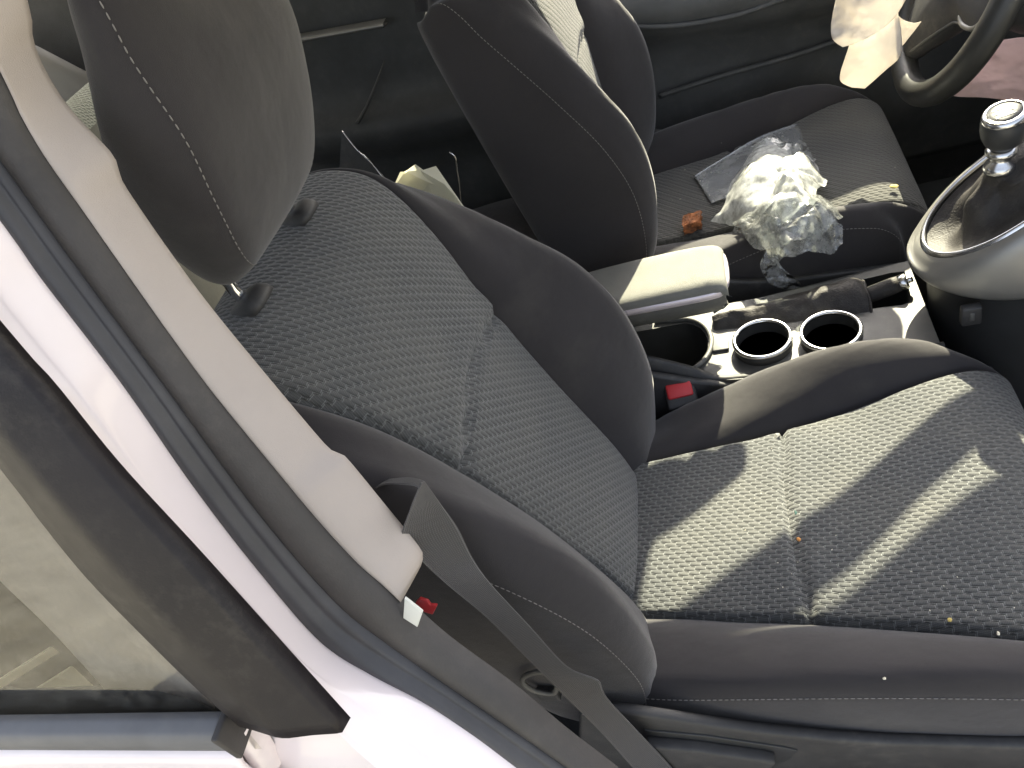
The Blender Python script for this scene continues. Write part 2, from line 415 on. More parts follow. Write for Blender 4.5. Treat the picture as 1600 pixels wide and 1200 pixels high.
def byz(P, n, ztop=1.52, zbot=None):
    """the edge curve carried up to the roof and sampled at even heights"""
    P = [Vector(p) for p in P]; d = (P[0]-P[2]); d = d/max(1e-6, d.z)
    if P[0].z < ztop: P = [P[0]+d*(ztop-P[0].z)] + P
    C_ = cr(P, 600); zb = C_[-1].z if zbot is None else zbot; out = []; j = 0
    for i in range(n):
        z = ztop+(zb-ztop)*i/(n-1)
        while j < 598 and C_[j+1].z > z: j += 1
        a, b = C_[j], C_[j+1]; t = (a.z-z)/max(1e-9, a.z-b.z); out.append(a.lerp(b, min(1, max(0, t))))
    return out
c1 = byz([side(*p, .125) for p in E1], N_); c2t = byz([side(*p, .09) for p in E2], N_)
rows = []
for i in range(N_):
    a, b = c2t[i], c1[i]
    bk_ = (b-CAM).normalized()+Vector((-.55, 0, 0)); bk_.normalize()
    rows.append([a+(a-b)*.35+DN*.022, a+(a-b)*.12+DN*.006, a.lerp(b, .02)-DN*.001, a.lerp(b, .1)-DN*.004, a.lerp(b, .3)-DN*.008, a.lerp(b, .6)-DN*.008, a.lerp(b, .85)-DN*.005, a.lerp(b, .95)-DN*.003, b, b+bk_*.006, b+bk_*.05])
bk_ = Vector((-.75, .5, -.1)).normalized()
rows.append([p+bk_*.006 for p in rows[-1]]); rows.append([p+bk_*.05 for p in rows[-2]])
tr_ = grid('pillar_trim', rows, M['beige'], body); tag(tr_, 'smooth beige plastic trim on the inside of the pillar')
c2 = byz([side(*p, .088) for p in E2+E2b], N_, zbot=.66); c3b = byz([side(*p, .078) for p in E3b], N_, zbot=.66); c3 = byz([side(*p, .062) for p in E3], N_, zbot=.66); c4 = byz([side(*p, .016) for p in E4], N_, zbot=.72)
c2 = [c3b[i].lerp(c2[i], .93) for i in range(N_)]
rows = [[c3b[i].lerp(c2[i], f)-DN*(.007*max(0,math.sin(math.pi*f))**.8) + DN*(.012 if f in (0, 1) else 0) for f in (0, .03, .12, .25, .4, .55, .7, .85, .96, 1)] for i in range(N_)]
grid('door_seal', rows, M['rubber'], body)
rows = [[c3[i].lerp(c3b[i], f)-DN*(.007*math.sin(math.pi*f)-.006*math.exp(-((f-.62)/.12)**2)) for f in (0, .06, .2, .35, .5, .58, .66, .75, .88, 1.05)] for i in range(N_)]
grid('seal_lip', rows, M['lip'], body)
rows = [[c4[i].lerp(c3[i], f)-DN*(.009*max(0,math.sin(math.pi*f))**.9 - .005*math.exp(-((f-.42)/.1)**2)) for f in [k/14 for k in range(-1, 16)]] for i in range(N_)]
pp = grid('pillar_panel', rows, M['paint'], body); sub(pp, 1)
# lower panel of the pillar below the door frame
A_ = cr([side(300,1120,.045), side(420,1120,.040), side(560,1122,.034), side(690,1210,.036), side(830,1340,.04)], 24)
B_ = cr([side(330,1160,.035), side(380,1200,.036), side(430,1260,.036), side(500,1300,.034), side(640,1380,.034)], 24)
rows = [[A_[i].lerp(B_[i], f)-DN*.006*math.sin(math.pi*f) for f in [k/8 for k in range(9)]] for i in range(24)]
lp_ = grid('lower_pillar_panel', rows, M['paint'], body)

# ------------------------------------------------------------------ near rear door (closed)
rd = empty('rear_door', (-.85, .19, .30), 'closed white rear door with dusty window and black frame, at left edge', 'car door')
E6 = [(0,730),(50,797),(130,897),(220,990),(300,1068),(368,1128)]
c4d = byz([side(*p, 0) for p in E4[:6]], 50, 1.46); c6 = byz([side(*p, 0) for p in E6], 50, 1.46)
RG = ((-.01, -.012), (0, 0), (.06, .004), (.2, .006), (.36, .009), (.44, .0105), (.5, .0108), (.56, .0103), (.75, .006), (.94, .003), (.99, .0015), (1.0, -.012))
rows = [[c6[i].lerp(c4d[i], f)-DN*h for f, h in RG] for i in range(50)]
ap = grid('frame_cover', rows, M['applique'], rd); solid(ap, .004, 1)
# glass
gp = [side(*p, .010) for p in E6]
gt, gb = byz(gp, 2, 1.44)
gl_rows = []
for i in range(12):
    p = gt.lerp(gb, i/11) + (gb-gt)*(.06 if i == 11 else 0)
    gl_rows.append([p+Vector((.004-.75*j/8, 0, 0)) + DN*.004*math.sin(math.pi*j/8) for j in range(9)])
grid('window_glass', gl_rows, M['glass'], rd)
# belt moulding
prof = [(-.006, -.018), (-.012, -.012), (-.013, .004), (-.008, .013), (.002, .017), (.010, .014), (.012, -.016)]
bz, by = .936, .199
xs_ = [-.452, -.456, -.6, -.8, -1.1, -1.5]
rows = [[Vector((x, by+q[0]*s_, bz+.012*(-.45-x)+q[1]*s_)) for q in prof] for x, s_ in zip(xs_, (.9, 1, 1, 1, 1, 1))]
bm_ = grid('belt_moulding', rows, M['moulding'], rd, True, caps=True); bev(bm_, .002, 2)
box('moulding_end_cap', (-.4535, .184, .916), (-.447, .213, .953), M['rubber'], bm_, .002)
rows = []
for x in (-.455, -.462, -.6, -.9, -1.5):
    dz = .012*(-.45-x)
    rows.append([Vector((x, .205, .918+dz)), Vector((x, .190, .918+dz)), Vector((x, .183, .905+dz)), Vector((x, .178, .85+dz)), Vector((x, .165, .75)), Vector((x, .160, .6)), Vector((x, .165, .4))])
dk = grid('outer_panel', rows, M['paint'], rd); solid(dk, .004, 1)
# torn edge of paint at the front top corner of the door
rows = []
for i in range(14):
    f = i/13; p = side(378+48*f, 1142+75*f, .006+.01*f)
    rows.append([p+DN*.02, p+Vector((.004*noise.noise((f*6, 1, 0)), -.004*abs(noise.noise((f*5, 0, 2))), .004*noise.noise((f*7, 3, 0)))), p+Vector((-.012, -.003, -.004))])
tag(grid('crumpled_edge', rows, M['paint'], rd), 'crumpled white paint at the corner below the window')
# inside lining of the door and the window channel seen through the glass
OL = [(-60,830),(0,897),(90,985),(190,1098),(215,1140)]
co = cr([side(*p, .05) for p in OL], 30); ci = cr([side(*p, .03) for p in [(-60,640),(0,715),(130,885),(300,1060),(385,1150)]], 30)
ch = grid('window_channel', [[ci[i].lerp(co[i], f)+DN*.006*math.sin(math.pi*f) for f in (0, .25, .5, .75, 1)] for i in range(30)], M['beige'], rd); solid(ch, .004, 1)
box('door_lining', (-1.5, .215, .36), (-.47, .25, .925), M['dark'], rd, .012)

# ------------------------------------------------------------------ far doors
def far_door(x0, x1, label, armz, strip=None):
    e = empty('driver_door' if not strip else 'rear_door', ((x0+x1)/2, 1.82, .3), label, 'car door')
    K = [.30, .38, .46, .55, .62, .68, .72, .76, .79, .83, .88, .94, .98, .995, .995] if not strip else [.30, .38, .46, .55, .62, .68, .72, .76, .79, .83, .90, 1.0, 1.10, 1.13, 1.13]
    Y = [1.785, 1.775, 1.765, 1.77, 1.775, 1.765, 1.735, 1.722, 1.728, 1.775, 1.79, 1.79, 1.785, 1.80, 1.84]
    rows = []
    for i in range(41):
        f = i/40; x = x0+(x1-x0)*f
        sl = armz*(x-(x0+x1)/2)
        rows.append([Vector((x, y+.006*noise.noise((x*4, z*5, 3)), z + (sl if .6 < z < .9 else 0))) for y, z in zip(Y, K)])
    rows = [cr(r, 40) for r in rows]
    pn = grid('door_lining', rows, M['lining'], e); solid(pn, .01, 1)
    box('outer_panel', (x0, 1.83, .3), (x1, 1.86, .96), M['paint'], e)
    return e, pn
dd_, pn = far_door(-.36, .98, 'charcoal lining of the closed driver door beyond the driver seat', -.15)
# pull handle edge and pocket lip of the driver's door
tube('pull_edge', cr([at(985,42,y=1.722), at(1060,40,y=1.72), at(1150,24,y=1.72), at(1235,-4,y=1.722), at(1330,-20,y=1.725)], 30), .006, M['lining'], pn, 8)
tube('pocket_lip', cr([at(1030,150,y=1.755), at(1130,118,y=1.75), at(1230,90,y=1.75), at(1320,60,y=1.755)], 24), .006, M['lining'], pn, 8)
fr_, pn2 = far_door(-1.5, -.40, 'dark lining of the far rear door with thin silver strip behind driver seat', -.1, True)
s0, s1 = at(455,66,y=1.74), at(600,40,y=1.74)
gr_ = []
for p in lin([s0, s1], 8): gr_.append([p+Vector((0, .03, .006)), p+Vector((0, 0, .005)), p+Vector((0, -.003, .002)), p+Vector((0, -.002, -.003)), p+Vector((0, .03, -.004))])
tag(grid('silver_strip', gr_, M['silver'], fr_, caps=False), 'thin silver strip')
grid('window_glass', [[Vector((-1.36+.84*i/8, 1.79-.19*f, 1.11+.36*f)) for f in (0, .35, .7, 1)] for i in range(9)], M['dimglass'], fr_)  # added pane, dims the sunlight falling on the bench
tube('pocket_edge', cr([at(601,95,y=1.745), at(588,130,y=1.74), at(572,168,y=1.735), at(558,192,y=1.735)], 14), [.002+.003*i/13 for i in range(14)], M['grey'], fr_, 8)

# ------------------------------------------------------------------ seats
class Seat:
    def __init__(s, x0, yc, z0, th, label, zoff):
        s.O = Vector((x0, yc, z0)); s.b = Vector((-math.sin(R(th)), 0, math.cos(R(th)))); s.n = Vector((math.cos(R(th)), 0, math.sin(R(th))))
        s.inner = -1 if zoff else 1
        s.wv = M['weave_muted'] if zoff else M['weave']
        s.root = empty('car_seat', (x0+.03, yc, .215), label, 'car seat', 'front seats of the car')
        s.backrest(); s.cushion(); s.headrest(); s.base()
    def P(s, y, n, t): return s.O + Vector((0, y, 0)) + s.n*n + s.b*t
    def C(s, x, y, z): return Vector((s.O.x + x + .24, s.O.y+y, s.O.z + z - .55))
    def backrest(s):
        rt = s.root
        tc = [-.06, 0, .07, .17, .27, .37, .45, .52, .565, .600, .615, .605, .57]
        nc = [.0, .018, .03, .038, .048, .060, .068, .063, .046, .010, -.03, -.07, -.095]
        wi = [.102, .106, .111, .118, .126, .138, .156, .176, .186, .186, .18, .17, .165]
        yb = [.20, .214, .22, .222, .222, .222, .222, .222, .216, .210, .205, .20, .195]
        nb = [.015, .06, .10, .134, .139, .110, .080, .046, .018, -.012, -.042, -.07, -.09]
        tb = [-.06, 0, .067, .17, .27, .37, .448, .512, .548, .573, .580, .575, .55]
        ns = [-.01, .042, .077, .097, .086, .052, .02, -.008, -.022, -.037, -.052, -.072, -.092]
        ys = [.235, .247, .25, .251, .251, .249, .246, .241, .235, .228, .22, .212, .205]
        K = list(range(13)); NR = 110
        ctr = lambda A, q: smooth1(K, A, q)
        qs = [12*i/(NR-1) for i in range(NR)]
        def ts(y): return .326 + .028*(1-(y/.135)**2)
        vpos = []; L = 0; prev = None
        for q in qs:
            p = (ctr(nc, q), ctr(tc, q)); L += math.hypot(p[0]-prev[0], p[1]-prev[1]) if prev else 0; prev = p; vpos.append(L)
        NC = 41
        rows, uv = [], []
        for i, q in enumerate(qs):
            w_, n_, t_ = ctr(wi, q), ctr(nc, q), ctr(tc, q); r, u = [], []
            for j in range(NC):
                e = -1+2*j/(NC-1); y = e*w_
                n2 = n_ + .007*(1-abs(e)**3.5) - .010*max(0, abs(e)-.955)/.045
                n2 -= .011*math.exp(-((t_-ts(y))/.0055)**2) if q < 8 else 0
                n2 += .004*math.exp(-((t_-ts(y)-.02)/.02)**2) if q < 8 else 0
                r.append(s.P(y, n2, t_)); u.append((vpos[i], y))
            rows.append(r); uv.append(u)
        cut = max(i for i, q in enumerate(qs) if ctr(tc, q) < .340 and q < 8)
        grid('back_insert_lower', rows[:cut+1], s.wv, rt, uv=uv[:cut+1]); grid('back_insert_upper', rows[cut:], s.wv, rt, uv=uv[cut:])
        s.bol = []
        for sg in (-1, 1):
            rows = []; st = []
            for q in qs:
                w_, n_, t_ = ctr(wi, q), ctr(nc, q), ctr(tc, q)
                c = (ctr(yb, q), ctr(nb, q), ctr(tb, q)); h = (ctr(ys, q), ctr(ns, q), ctr(tb, q))
                pts = [(w_-.004, n_-.016, t_), (w_+.001, n_-.006, t_), (w_*.75+c[0]*.25, n_*.72+c[1]*.28+.006, t_*.75+c[2]*.25), (w_*.35+c[0]*.65, n_*.3+c[1]*.7+.004, t_*.35+c[2]*.65), c,
                       (c[0]*.4+h[0]*.6+.003, c[1]*.5+h[1]*.5, c[2]*.5+h[2]*.5), (h[0], h[1], h[2]), (h[0]+.001, h[1]*.55-.03, h[2]), (h[0]-.004, -.085, h[2]*.98), (h[0]-.03, -.105, h[2]*.97)]
                rows.append(cr([s.P(sg*p[0], p[1], p[2]) for p in pts], 34))
                st.append(s.P(sg*(h[0]+.0012), h[1]+.001, h[2]))
            if sg > 0: rows = [r[::-1] for r in rows]
            b_ = grid('back_bolster', rows, M['cloth'], rt)
            stitches('stitching', st[6:92], M['thread'], b_)
        rows = []
        for t_, w_ in ((-.05, .2), (.1, .235), (.3, .235), (.45, .225), (.53, .2), (.56, .18)):
            rows.append([s.P(w_*(-1+2*j/8), -.098-.012*(1-(j/4-1)**2), t_) for j in range(9)])
        solid(grid('back_panel', rows, M['dark'], rt), .006, 1)
        for y in (-.076, .076):
            g = []
            for k, (hw, hn, h) in enumerate(((.0225, .025, .0), (.022, .0245, .007), (.018, .0205, .015), (.012, .013, .0175))):
                g.append([s.P(y+hw*math.copysign(abs(math.cos(a))**.6, math.cos(a)), .016+hn*math.copysign(abs(math.sin(a))**.6, math.sin(a))-.1*h, .590+h) for a in [2*math.pi*i/24 for i in range(24)]])
            grid('headrest_guide', g, M['dark'], rt, True, caps=True)
    def cushion(s):
        rt = s.root
        X = [-.275, -.245, -.17, -.09, -.013, .08, .16, .22, .26, .293, .308, .312]
        Z = [.50, .540, .548, .549, .550, .557, .569, .574, .567, .540, .49, .42]
        W = [.125, .125, .132, .142, .150, .166, .184, .197, .203, .205, .205, .205]
        YB = [.21, .222, .232, .236, .238, .240, .241, .240, .236, .232, .23, .23]
        ZB = [.55, .578, .590, .597, .602, .606, .606, .600, .588, .55, .49, .42]
        XB = [-.27, -.24, -.17, -.09, -.013, .07, .138, .185, .215, .240, .252, .256]
        ZBI = [.47, .500, .532, .562, .590, .610, .612, .603, .588, .55, .49, .42]
        ZSI = [.45, .475, .505, .535, .562, .582, .583, .574, .56, .53, .48, .42]
        ZS = [.52, .560, .572, .578, .581, .582, .579, .572, .56, .53, .48, .42]
        K = list(range(12)); NR = 120; f = lambda A, q: smooth1(K, A, q); qs = [11*i/(NR-1) for i in range(NR)]
        rows, uv = [], []; NC = 45; L = 0; prev = None
        for q in qs:
            x, z, w_ = f(X, q), f(Z, q), f(W, q)
            if prev: L += math.hypot(x-prev[0], z-prev[1])
            prev = (x, z); r, u = [], []
            for j in range(NC):
                e = -1+2*j/(NC-1); y = e*w_; xs = -.013+.006*e*e
                z2 = z + .006*(1-abs(e)**4) - .010*max(0, abs(e)-.955)/.045 - .012*math.exp(-((x-xs)/.0055)**2) + .004*math.exp(-((x-xs)/.03)**2)
                z2 += .0022*noise.noise((x*11, y*9, 4))
                r.append(s.C(x, y, z2)); u.append((L, y))
            rows.append(r); uv.append(u)
        cut = max(i for i, q in enumerate(qs) if f(X, q) < -.010)
        grid('seat_insert_rear', [r[::-1] for r in rows[:cut+1]], s.wv, rt, uv=[r[::-1] for r in uv[:cut+1]]); grid('seat_insert_front', [r[::-1] for r in rows[cut:]], s.wv, rt, uv=[r[::-1] for r in uv[cut:]])
        for sg in (-1, 1):
            rows, st = [], []
            for q in qs:
                x, z, w_, yb, zb, zs, xb = f(X, q), f(Z, q), f(W, q), f(YB, q), f(ZBI if sg == s.inner else ZB, q), f(ZSI if sg == s.inner else ZS, q), f(XB, q)
                bot = .44 if q < 9 else .40
                pts = [(x, w_-.004, z-.018), (x, w_+.001, z-.006), (x*.7+xb*.3, w_*.72+yb*.28, z*.70+zb*.30+.006), (x*.3+xb*.7, w_*.33+yb*.67, z*.25+zb*.75+.004), (xb, yb, zb),
                       (xb, yb+.010, zb*.55+zs*.45), (xb, yb+.0165, zs), (xb, yb+.021, zs*.6+bot*.4), (xb, yb+.020, bot+.02), (xb, yb-.02, bot-.02)]
                rows.append(cr([s.C(p[0], sg*p[1], p[2]) for p in pts], 34))
                st.append(s.C(xb, sg*(yb+.0172), zs+.0008))
            if sg < 0: rows = [r[::-1] for r in rows]
            b_ = grid('seat_bolster', rows, M['cloth'], rt)
            stitches('stitching', st[10:100], M['thread'], b_)
    def headrest(s):
        S = [(.618, .058, .030, .056), (.622, .078, .024, .086), (.634, .098, .020, .104), (.657, .125, .021, .116), (.688, .154, .030, .125), (.727, .186, .048, .130), (.77, .207, .092, .131), (.81, .223, .150, .127), (.84, .227, .184, .116), (.858, .220, .196, .09), (.866, .210, .200, .05)]
        K = [q[0] for q in S]; rows = []; NL = 40; stn, stf = [], []
        nn = 60
        for i in range(nn):
            f_ = i/(nn-1); q = f_*10; I = list(range(11))
            t, fn, bn, hw = [smooth1(I, [a[c] for a in S], q) for c in range(4)]
            d = fn-bn
            half = [(0, fn+.004), (.35*hw, fn+.0035), (.7*hw, fn-.001), (.90*hw, fn-.009*min(1, d/.1)), (.965*hw, fn-.017*min(1, d/.1)), (hw, fn-.3*d), (.99*hw, fn-.55*d), (.93*hw, bn+.2*d), (.78*hw, bn+.05*d), (.4*hw, bn), (0, bn-.002)]
            loop = half + [(-y, n) for y, n in half[-2:0:-1]]
            pts = cr([s.P(y, n, t) for y, n in loop], 56, True)
            rows.append(pts)
            stn.append(s.P(-.962*hw-.0008, fn-.0165*min(1, d/.1)+.001, t)); stf.append(s.P(.962*hw+.0008, fn-.0165*min(1, d/.1)+.001, t))
        h = grid('headrest', rows, M['cloth'], s.root, True, caps=True)
        stitches('stitching', stn[4:56], M['thread'], h, .0046, .0026, .0006); stitches('stitching', stf[4:56], M['thread'], h, .0046, .0026, .0006)
        for y in (-.076, .076):
            tube('headrest_post', cr([s.P(y, .014, .56), s.P(y, .017, .605), s.P(y, .028, .632), s.P(y, .075, .69)], 18), .0064, M['chrome'], h, 12)
    def base(s):
        rt = s.root
        T = [(-.30, .50), (-.27, .60), (-.225, .606), (-.18, .588), (-.12, .560), (-.07, .541), (-.01, .523), (.05, .511), (.18, .500), (.30, .49), (.31, .40), (.2, .34), (-.2, .33), (-.29, .36)]
        for sg in (-1, 1):
            V = [s.C(x, sg*(.262 if k else .276), z) for k in (0, 1) for x, z in T]; n = len(T)
            F = [tuple(range(n)), tuple(range(2*n-1, n-1, -1))] + [((i+1) % n, i, n+i, n+(i+1) % n) for i in range(n)]
            o = mesh('side_trim', V, F, M['dark'], rt); bev(o, .005, 3)
            lv = [(-.205, .548), (-.15, .534), (-.08, .505), (-.068, .497), (-.078, .475), (-.10, .455), (-.15, .447), (-.20, .452), (-.212, .49)]
            for nm, g, ya, yb_, mt in (('lever_recess', .012, .274, .2785, 'black'), ('recline_lever', 0, .277, .292, 'dark')):
                cx = sum(p[0] for p in lv)/len(lv); cz = sum(p[1] for p in lv)/len(lv)
                q = [(cx+(x-cx)*(1+g*14)+(.012 if g else 0), cz+(z-cz)*(1+g*18)) for x, z in lv]; m_ = len(q)
                V = [s.C(x, sg*yy, z) for yy in (yb_, ya) for x, z in q]
                F = [tuple(range(m_)), tuple(range(2*m_-1, m_-1, -1))] + [((i+1) % m_, i, m_+i, m_+(i+1) % m_) for i in range(m_)]
                ob = mesh(nm, V, F, M[mt], o); bev(ob, .004 if not g else .001, 3)
            rail = box('seat_rail', tuple(s.C(-.25, sg*.19-.02, .55)-Vector((0, 0, s.O.z-.225))), tuple(s.C(.28, sg*.19+.02, .55)-Vector((0, 0, s.O.z-.26))), M['grey'], rt)
        # cushion underside and pan
        box('seat_pan', tuple(s.C(-.24, -.245, .345)), tuple(s.C(.28, .245, .47)), M['black'], rt, .01)
        box('seat_pedestal', (s.O.x-.15+.1, s.O.y-.18, .215), (s.O.x+.4, s.O.y+.18, s.O.z-.2), M['black'], rt, .01)

pas = Seat(-.24, .62, .55, 24.4, 'dark grey passenger seat with sunlit woven cushion, nearest the camera', 0)
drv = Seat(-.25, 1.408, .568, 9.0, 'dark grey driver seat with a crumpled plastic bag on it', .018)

# rear bench
rb = empty('rear_bench', (-1.0, YM, .215), 'grey woven rear bench seat glimpsed behind the front seats', 'car seat')
for (ya, yb_) in ((.36, .80), (.805, 1.22), (1.225, 1.68)):
    rows, uv = [], []; 
    prof = [(-.52, .40), (-.505, .48), (-.55, .515), (-.75, .505), (-.97, .485), (-1.02, .50), (-1.06, .62), (-1.11, .85), (-1.16, 1.05), (-1.185, 1.115), (-1.22, 1.14), (-1.265, 1.125), (-1.285, 1.06)]
    pf = cr([(a, 0, b) for a, b in prof], 60)
    for i, p in enumerate(pf):
        r, u = [], []
        for j in range(17):
            e = -1+j/8; nrm = .012*(1-abs(e)**6)
            r.append(Vector((p.x+nrm*.6, (ya+yb_)/2+e*(yb_-ya)/2, p.z+nrm*.6))); u.append((i*.03, e*(yb_-ya)/2))
        rows.append(r); uv.append(u)
    kk = next(i for i, p in enumerate(pf) if p.z > 1.085)  # below this height darker cloth stands in for shade on the weave
    grid('bench_shaded', [r[::-1] for r in rows[:kk+1]], M['cloth'], rb); grid('bench_top', [r[::-1] for r in rows[kk:]], M['weave'], rb, uv=[r[::-1] for r in uv[kk:]])
box('bench_base', (-1.3, .36, .215), (-.54, 1.68, .44), M['black'], rb)

# ------------------------------------------------------------------ seat belt and buckle
def strap(name, C1, C2, mat, parent, n=60, th=.0014, base=None):
    a, b = cr(C1, n), cr(C2, n)
    rows = [[a[i].lerp(b[i], f) for f in (0, .06, .5, .94, 1)] for i in range(n)]; uv = []; L = 0
    for i in range(n):
        L += (a[i]-a[i-1]).length if i else 0; uv.append([(f, L) for f in (0, .06, .5, .94, 1)])
    o = grid(name, rows, mat, parent, uv=uv, base=base); solid(o, th, 0); return o
sb = empty('seat_belt', (-.23, .33, .36), 'dark seat belt webbing slanting down beside the passenger seat', 'seat belt')
L1 = [at(575,772,y=.40), at(600,757,y=.385), at(640,757,y=.365), at(656,762,y=.350)]
L2 = [at(590,752,y=.405), at(612,749,y=.40), at(640,747,y=.388), at(662,752,y=.372)]
strap('webbing', [at(560,790,y=.41)]+L1, [at(590,750,y=.43)]+L2, M['webbing'], sb)
A1 = [at(658,755,y=.352), at(640,800,y=.345), at(628,846,y=.338), at(662,880,y=.335), at(700,915,y=.332), at(760,965,y=.33), at(820,1025,y=.328), at(880,1085,y=.325), at(945,1150,y=.322), at(1010,1225,y=.32), at(1060,1290,y=.318)]
A2 = [at(662,752,y=.372), at(690,790,y=.372), at(715,825,y=.368), at(738,872,y=.36), at(765,910,y=.35), at(825,975,y=.342), at(882,1038,y=.336), at(915,1055,y=.334), at(936,1064,y=.333), at(948,1090,y=.331), at(990,1136,y=.328), at(1050,1200,y=.325), at(1110,1275,y=.322)]
strap('webbing', A1, A2, M['webbing'], sb, 90)
ck = empty('grey_clip', tuple(at(835,1065,y=.36)), 'small dark plastic clip behind the seat belt webbing', 'clip')
pc = [at(818,1058,y=.36), at(842,1050,y=.36), at(868,1060,y=.36), at(866,1082,y=.36), at(838,1080,y=.36), at(820,1070,y=.36)]
tube('clip_loop', cr(pc, 30, True), .0032, M['grey'], ck, 8, True)
p_ = at(855,1084,y=.362); V, F = boxv(p_-Vector((.012, .004, .012)), p_+Vector((.014, .006, .008))); bev(mesh('clip_block', V, F, M['dark'], ck), .002)
# red tab and ivory tag at the foot of the pillar trim
def plate(name, P, th, mat, parent=None, base=None):
    n = len(P); V = list(P)+[p+DN*th for p in P]
    F = [tuple(range(n)), tuple(range(2*n-1, n-1, -1))] + [((i+1) % n, i, n+i, n+(i+1) % n) for i in range(n)]
    o = mesh(name, V, F, mat, parent, True, None, base); bev(o, .001, 2); return o
q = [side(*p, .14) for p in [(648,943),(655,936),(668,940),(672,946),(683,947),(676,961),(662,957),(656,951)]]
tag(plate('red_tab', q, .004, M['red'], base=tuple(q[0])), 'small red plastic tab at the foot of the beige pillar trim', 'plastic tab')
q = [side(*p, .082) for p in [(632,936),(632,935),(660,957),(652,980),(630,966)]]
tag(plate('ivory_tag', q, .003, M['ivory'], base=tuple(q[0])), 'small ivory plastic tag poking out below the beige pillar trim', 'plastic tag')

bk = empty('seat_belt_buckle', (-.15, .885, .40), 'black seat belt buckle with red release button beside the centre console', 'buckle')
c_ = at(1063, 616, y=.872)
# buckle faces up and towards the rear
ax = Vector((.05, -.66, .75)).normalized(); ay = Vector((.97, 0, .12)).normalized(); ay = (ay-ax*ay.dot(ax)).normalized(); az = ax.cross(ay)
def obox(name, c, hx, hy, hz, mat, parent, bw=.003):
    V = []
    for k in (-1, 1):
        for (i, j) in ((-1, -1), (1, -1), (1, 1), (-1, 1)): V.append(c + ay*hx*i + az*hy*j + ax*hz*k)
    o = mesh(name, V, [(3,2,1,0),(4,5,6,7),(0,1,5,4),(1,2,6,5),(2,3,7,6),(3,0,4,7)], mat, parent); bev(o, bw, 3); return o
bb = obox('buckle_body', c_-ax*.035, .0245, .022, .035, M['dark'], bk, .005)
obox('release_button', c_+az*.007+ax*.0005, .0205, .0125, .004, M['red'], bb, .0035)
tube('buckle_stalk', [c_-ax*.065, c_-ax*.10, Vector((-.13, .89, .36))], .010, M['black'], bk, 10)

# ------------------------------------------------------------------ centre console
cc = empty('centre_console', (0, YM, .215), 'grey centre console with two chrome ringed cup holders between the front seats', 'console')
def circ(cx, cy, r, n=40): return [(cx+r*math.cos(2*math.pi*i/n), cy+r*math.sin(2*math.pi*i/n)) for i in range(n)]
cup1 = (-.014, .954); cup2 = (.088, .934+.012)
ZD = .548
outer = [(-.30, .905), (-.12, .898), (-.06, .888), (.02, .884), (.12, .884), (.23, .890), (.23, 1.10), (.12, 1.085), (-.02, 1.075), (-.30, 1.075)]
binh = [(-.29, .93)] + [(-.150+.050*math.cos(a), .985+.062*math.sin(a)) for a in [-1.35+2.7*i/16 for i in range(17)]] + [(-.29, 1.045)]
hbh = [(.135, 1.0), (.20, .995), (.215, 1.0), (.22, 1.075), (.2, 1.078), (.135, 1.072)]
bm = bmesh.new()
def loopv(P, z, zf=None):
    vs_ = [bm.verts.new((x, y, z)) for x, y in P]; return [bm.edges.new((vs_[i], vs_[(i+1) % len(vs_)])) for i in range(len(vs_))]
es = loopv(outer, ZD)+loopv(circ(*cup1, .041), ZD)+loopv(circ(*cup2, .041), ZD)+loopv(binh, ZD)+loopv(hbh, ZD)
bmesh.ops.triangle_fill(bm, use_beauty=True, use_dissolve=False, edges=es)
bmesh.ops.recalc_face_normals(bm, faces=bm.faces)
if sum(f.normal.z for f in bm.faces) < 0: bmesh.ops.reverse_faces(bm, faces=bm.faces)
for v in bm.verts: v.co -= cc.location
me = bpy.data.meshes.new('console_deck'); bm.to_mesh(me); bm.free()
deck = link('console_deck', me, M['grey'], cc, False); solid(deck, .004, -1)
def wall(name, P, z0, z1, mat, parent, closed=True, fl=True):
    rows = [[Vector((x, y, z)) for x, y in P] for z in (z1, (z0+z1)/2, z0)]
    o = grid(name, rows, mat, parent, closed)
    if fl: mesh('well_floor', [(x, y, z0) for x, y in P], [tuple(range(len(P)))], mat, o, False)
    return o
wall('storage_bin', binh, .40, ZD-.001, M['black'], cc)
wall('handbrake_well', hbh, .42, ZD-.001, M['black'], cc)
for c in (cup1, cup2):
    h = wall('cup_holder', circ(*c, .0405), .47, .566, M['black'], cc)
    lathe('cup_sleeve', [(.0445, 0), (.0455, .003), (.0455, .02), (.0412, .0205), (.0412, 0)], M['black'], h, (c[0], c[1], ZD-.006))
    rows = []
    for i in range(48):
        a = 2*math.pi*i/48; d = Vector((math.cos(a), math.sin(a), 0))
        rows.append([Vector((c[0], c[1], .564))+d*(.0432+.0038*math.cos(t))+Vector((0, 0, .0038*math.sin(t))) for t in [2*math.pi*k/10 for k in range(10)]])
    rows.append(rows[0])
    grid('cup_ring', rows, M['satin'], h, True)
# outer skirt, rising towards the armrest hinge
sk = [(-.42, .925, .60), (-.32, .915, .62), (-.22, .907, .615), (-.13, .898, .575), (-.09, .892, .549), (-.02, .886, .547), (.12, .884, .547), (.235, .890, .547)]
top = cr(sk, 40)
rows = [[p+Vector((0, .012, -.002)), p+Vector((0, .009, .003)), p+Vector((0, .003, .003)), p, p+Vector((0, -.004, -.02)), Vector((p.x, p.y-.006, .40)), Vector((p.x, p.y-.004, .22))] for p in top]
grid('console_side', rows, M['dark'], cc)
fy = lambda x: 1.078+.022*max(0, min(1, x/.2))
rows = [[Vector((p.x, fy(p.x), min(p.z, .547))), Vector((p.x, fy(p.x)+.003, .40)), Vector((p.x, fy(p.x)+.003, .22))] for p in top]
solid(grid('console_side', rows, M['dark'], cc), .006, 1)
box('console_rear', (-.44, .945, .22), (-.30, 1.06, .60), M['dark'], cc, .01)
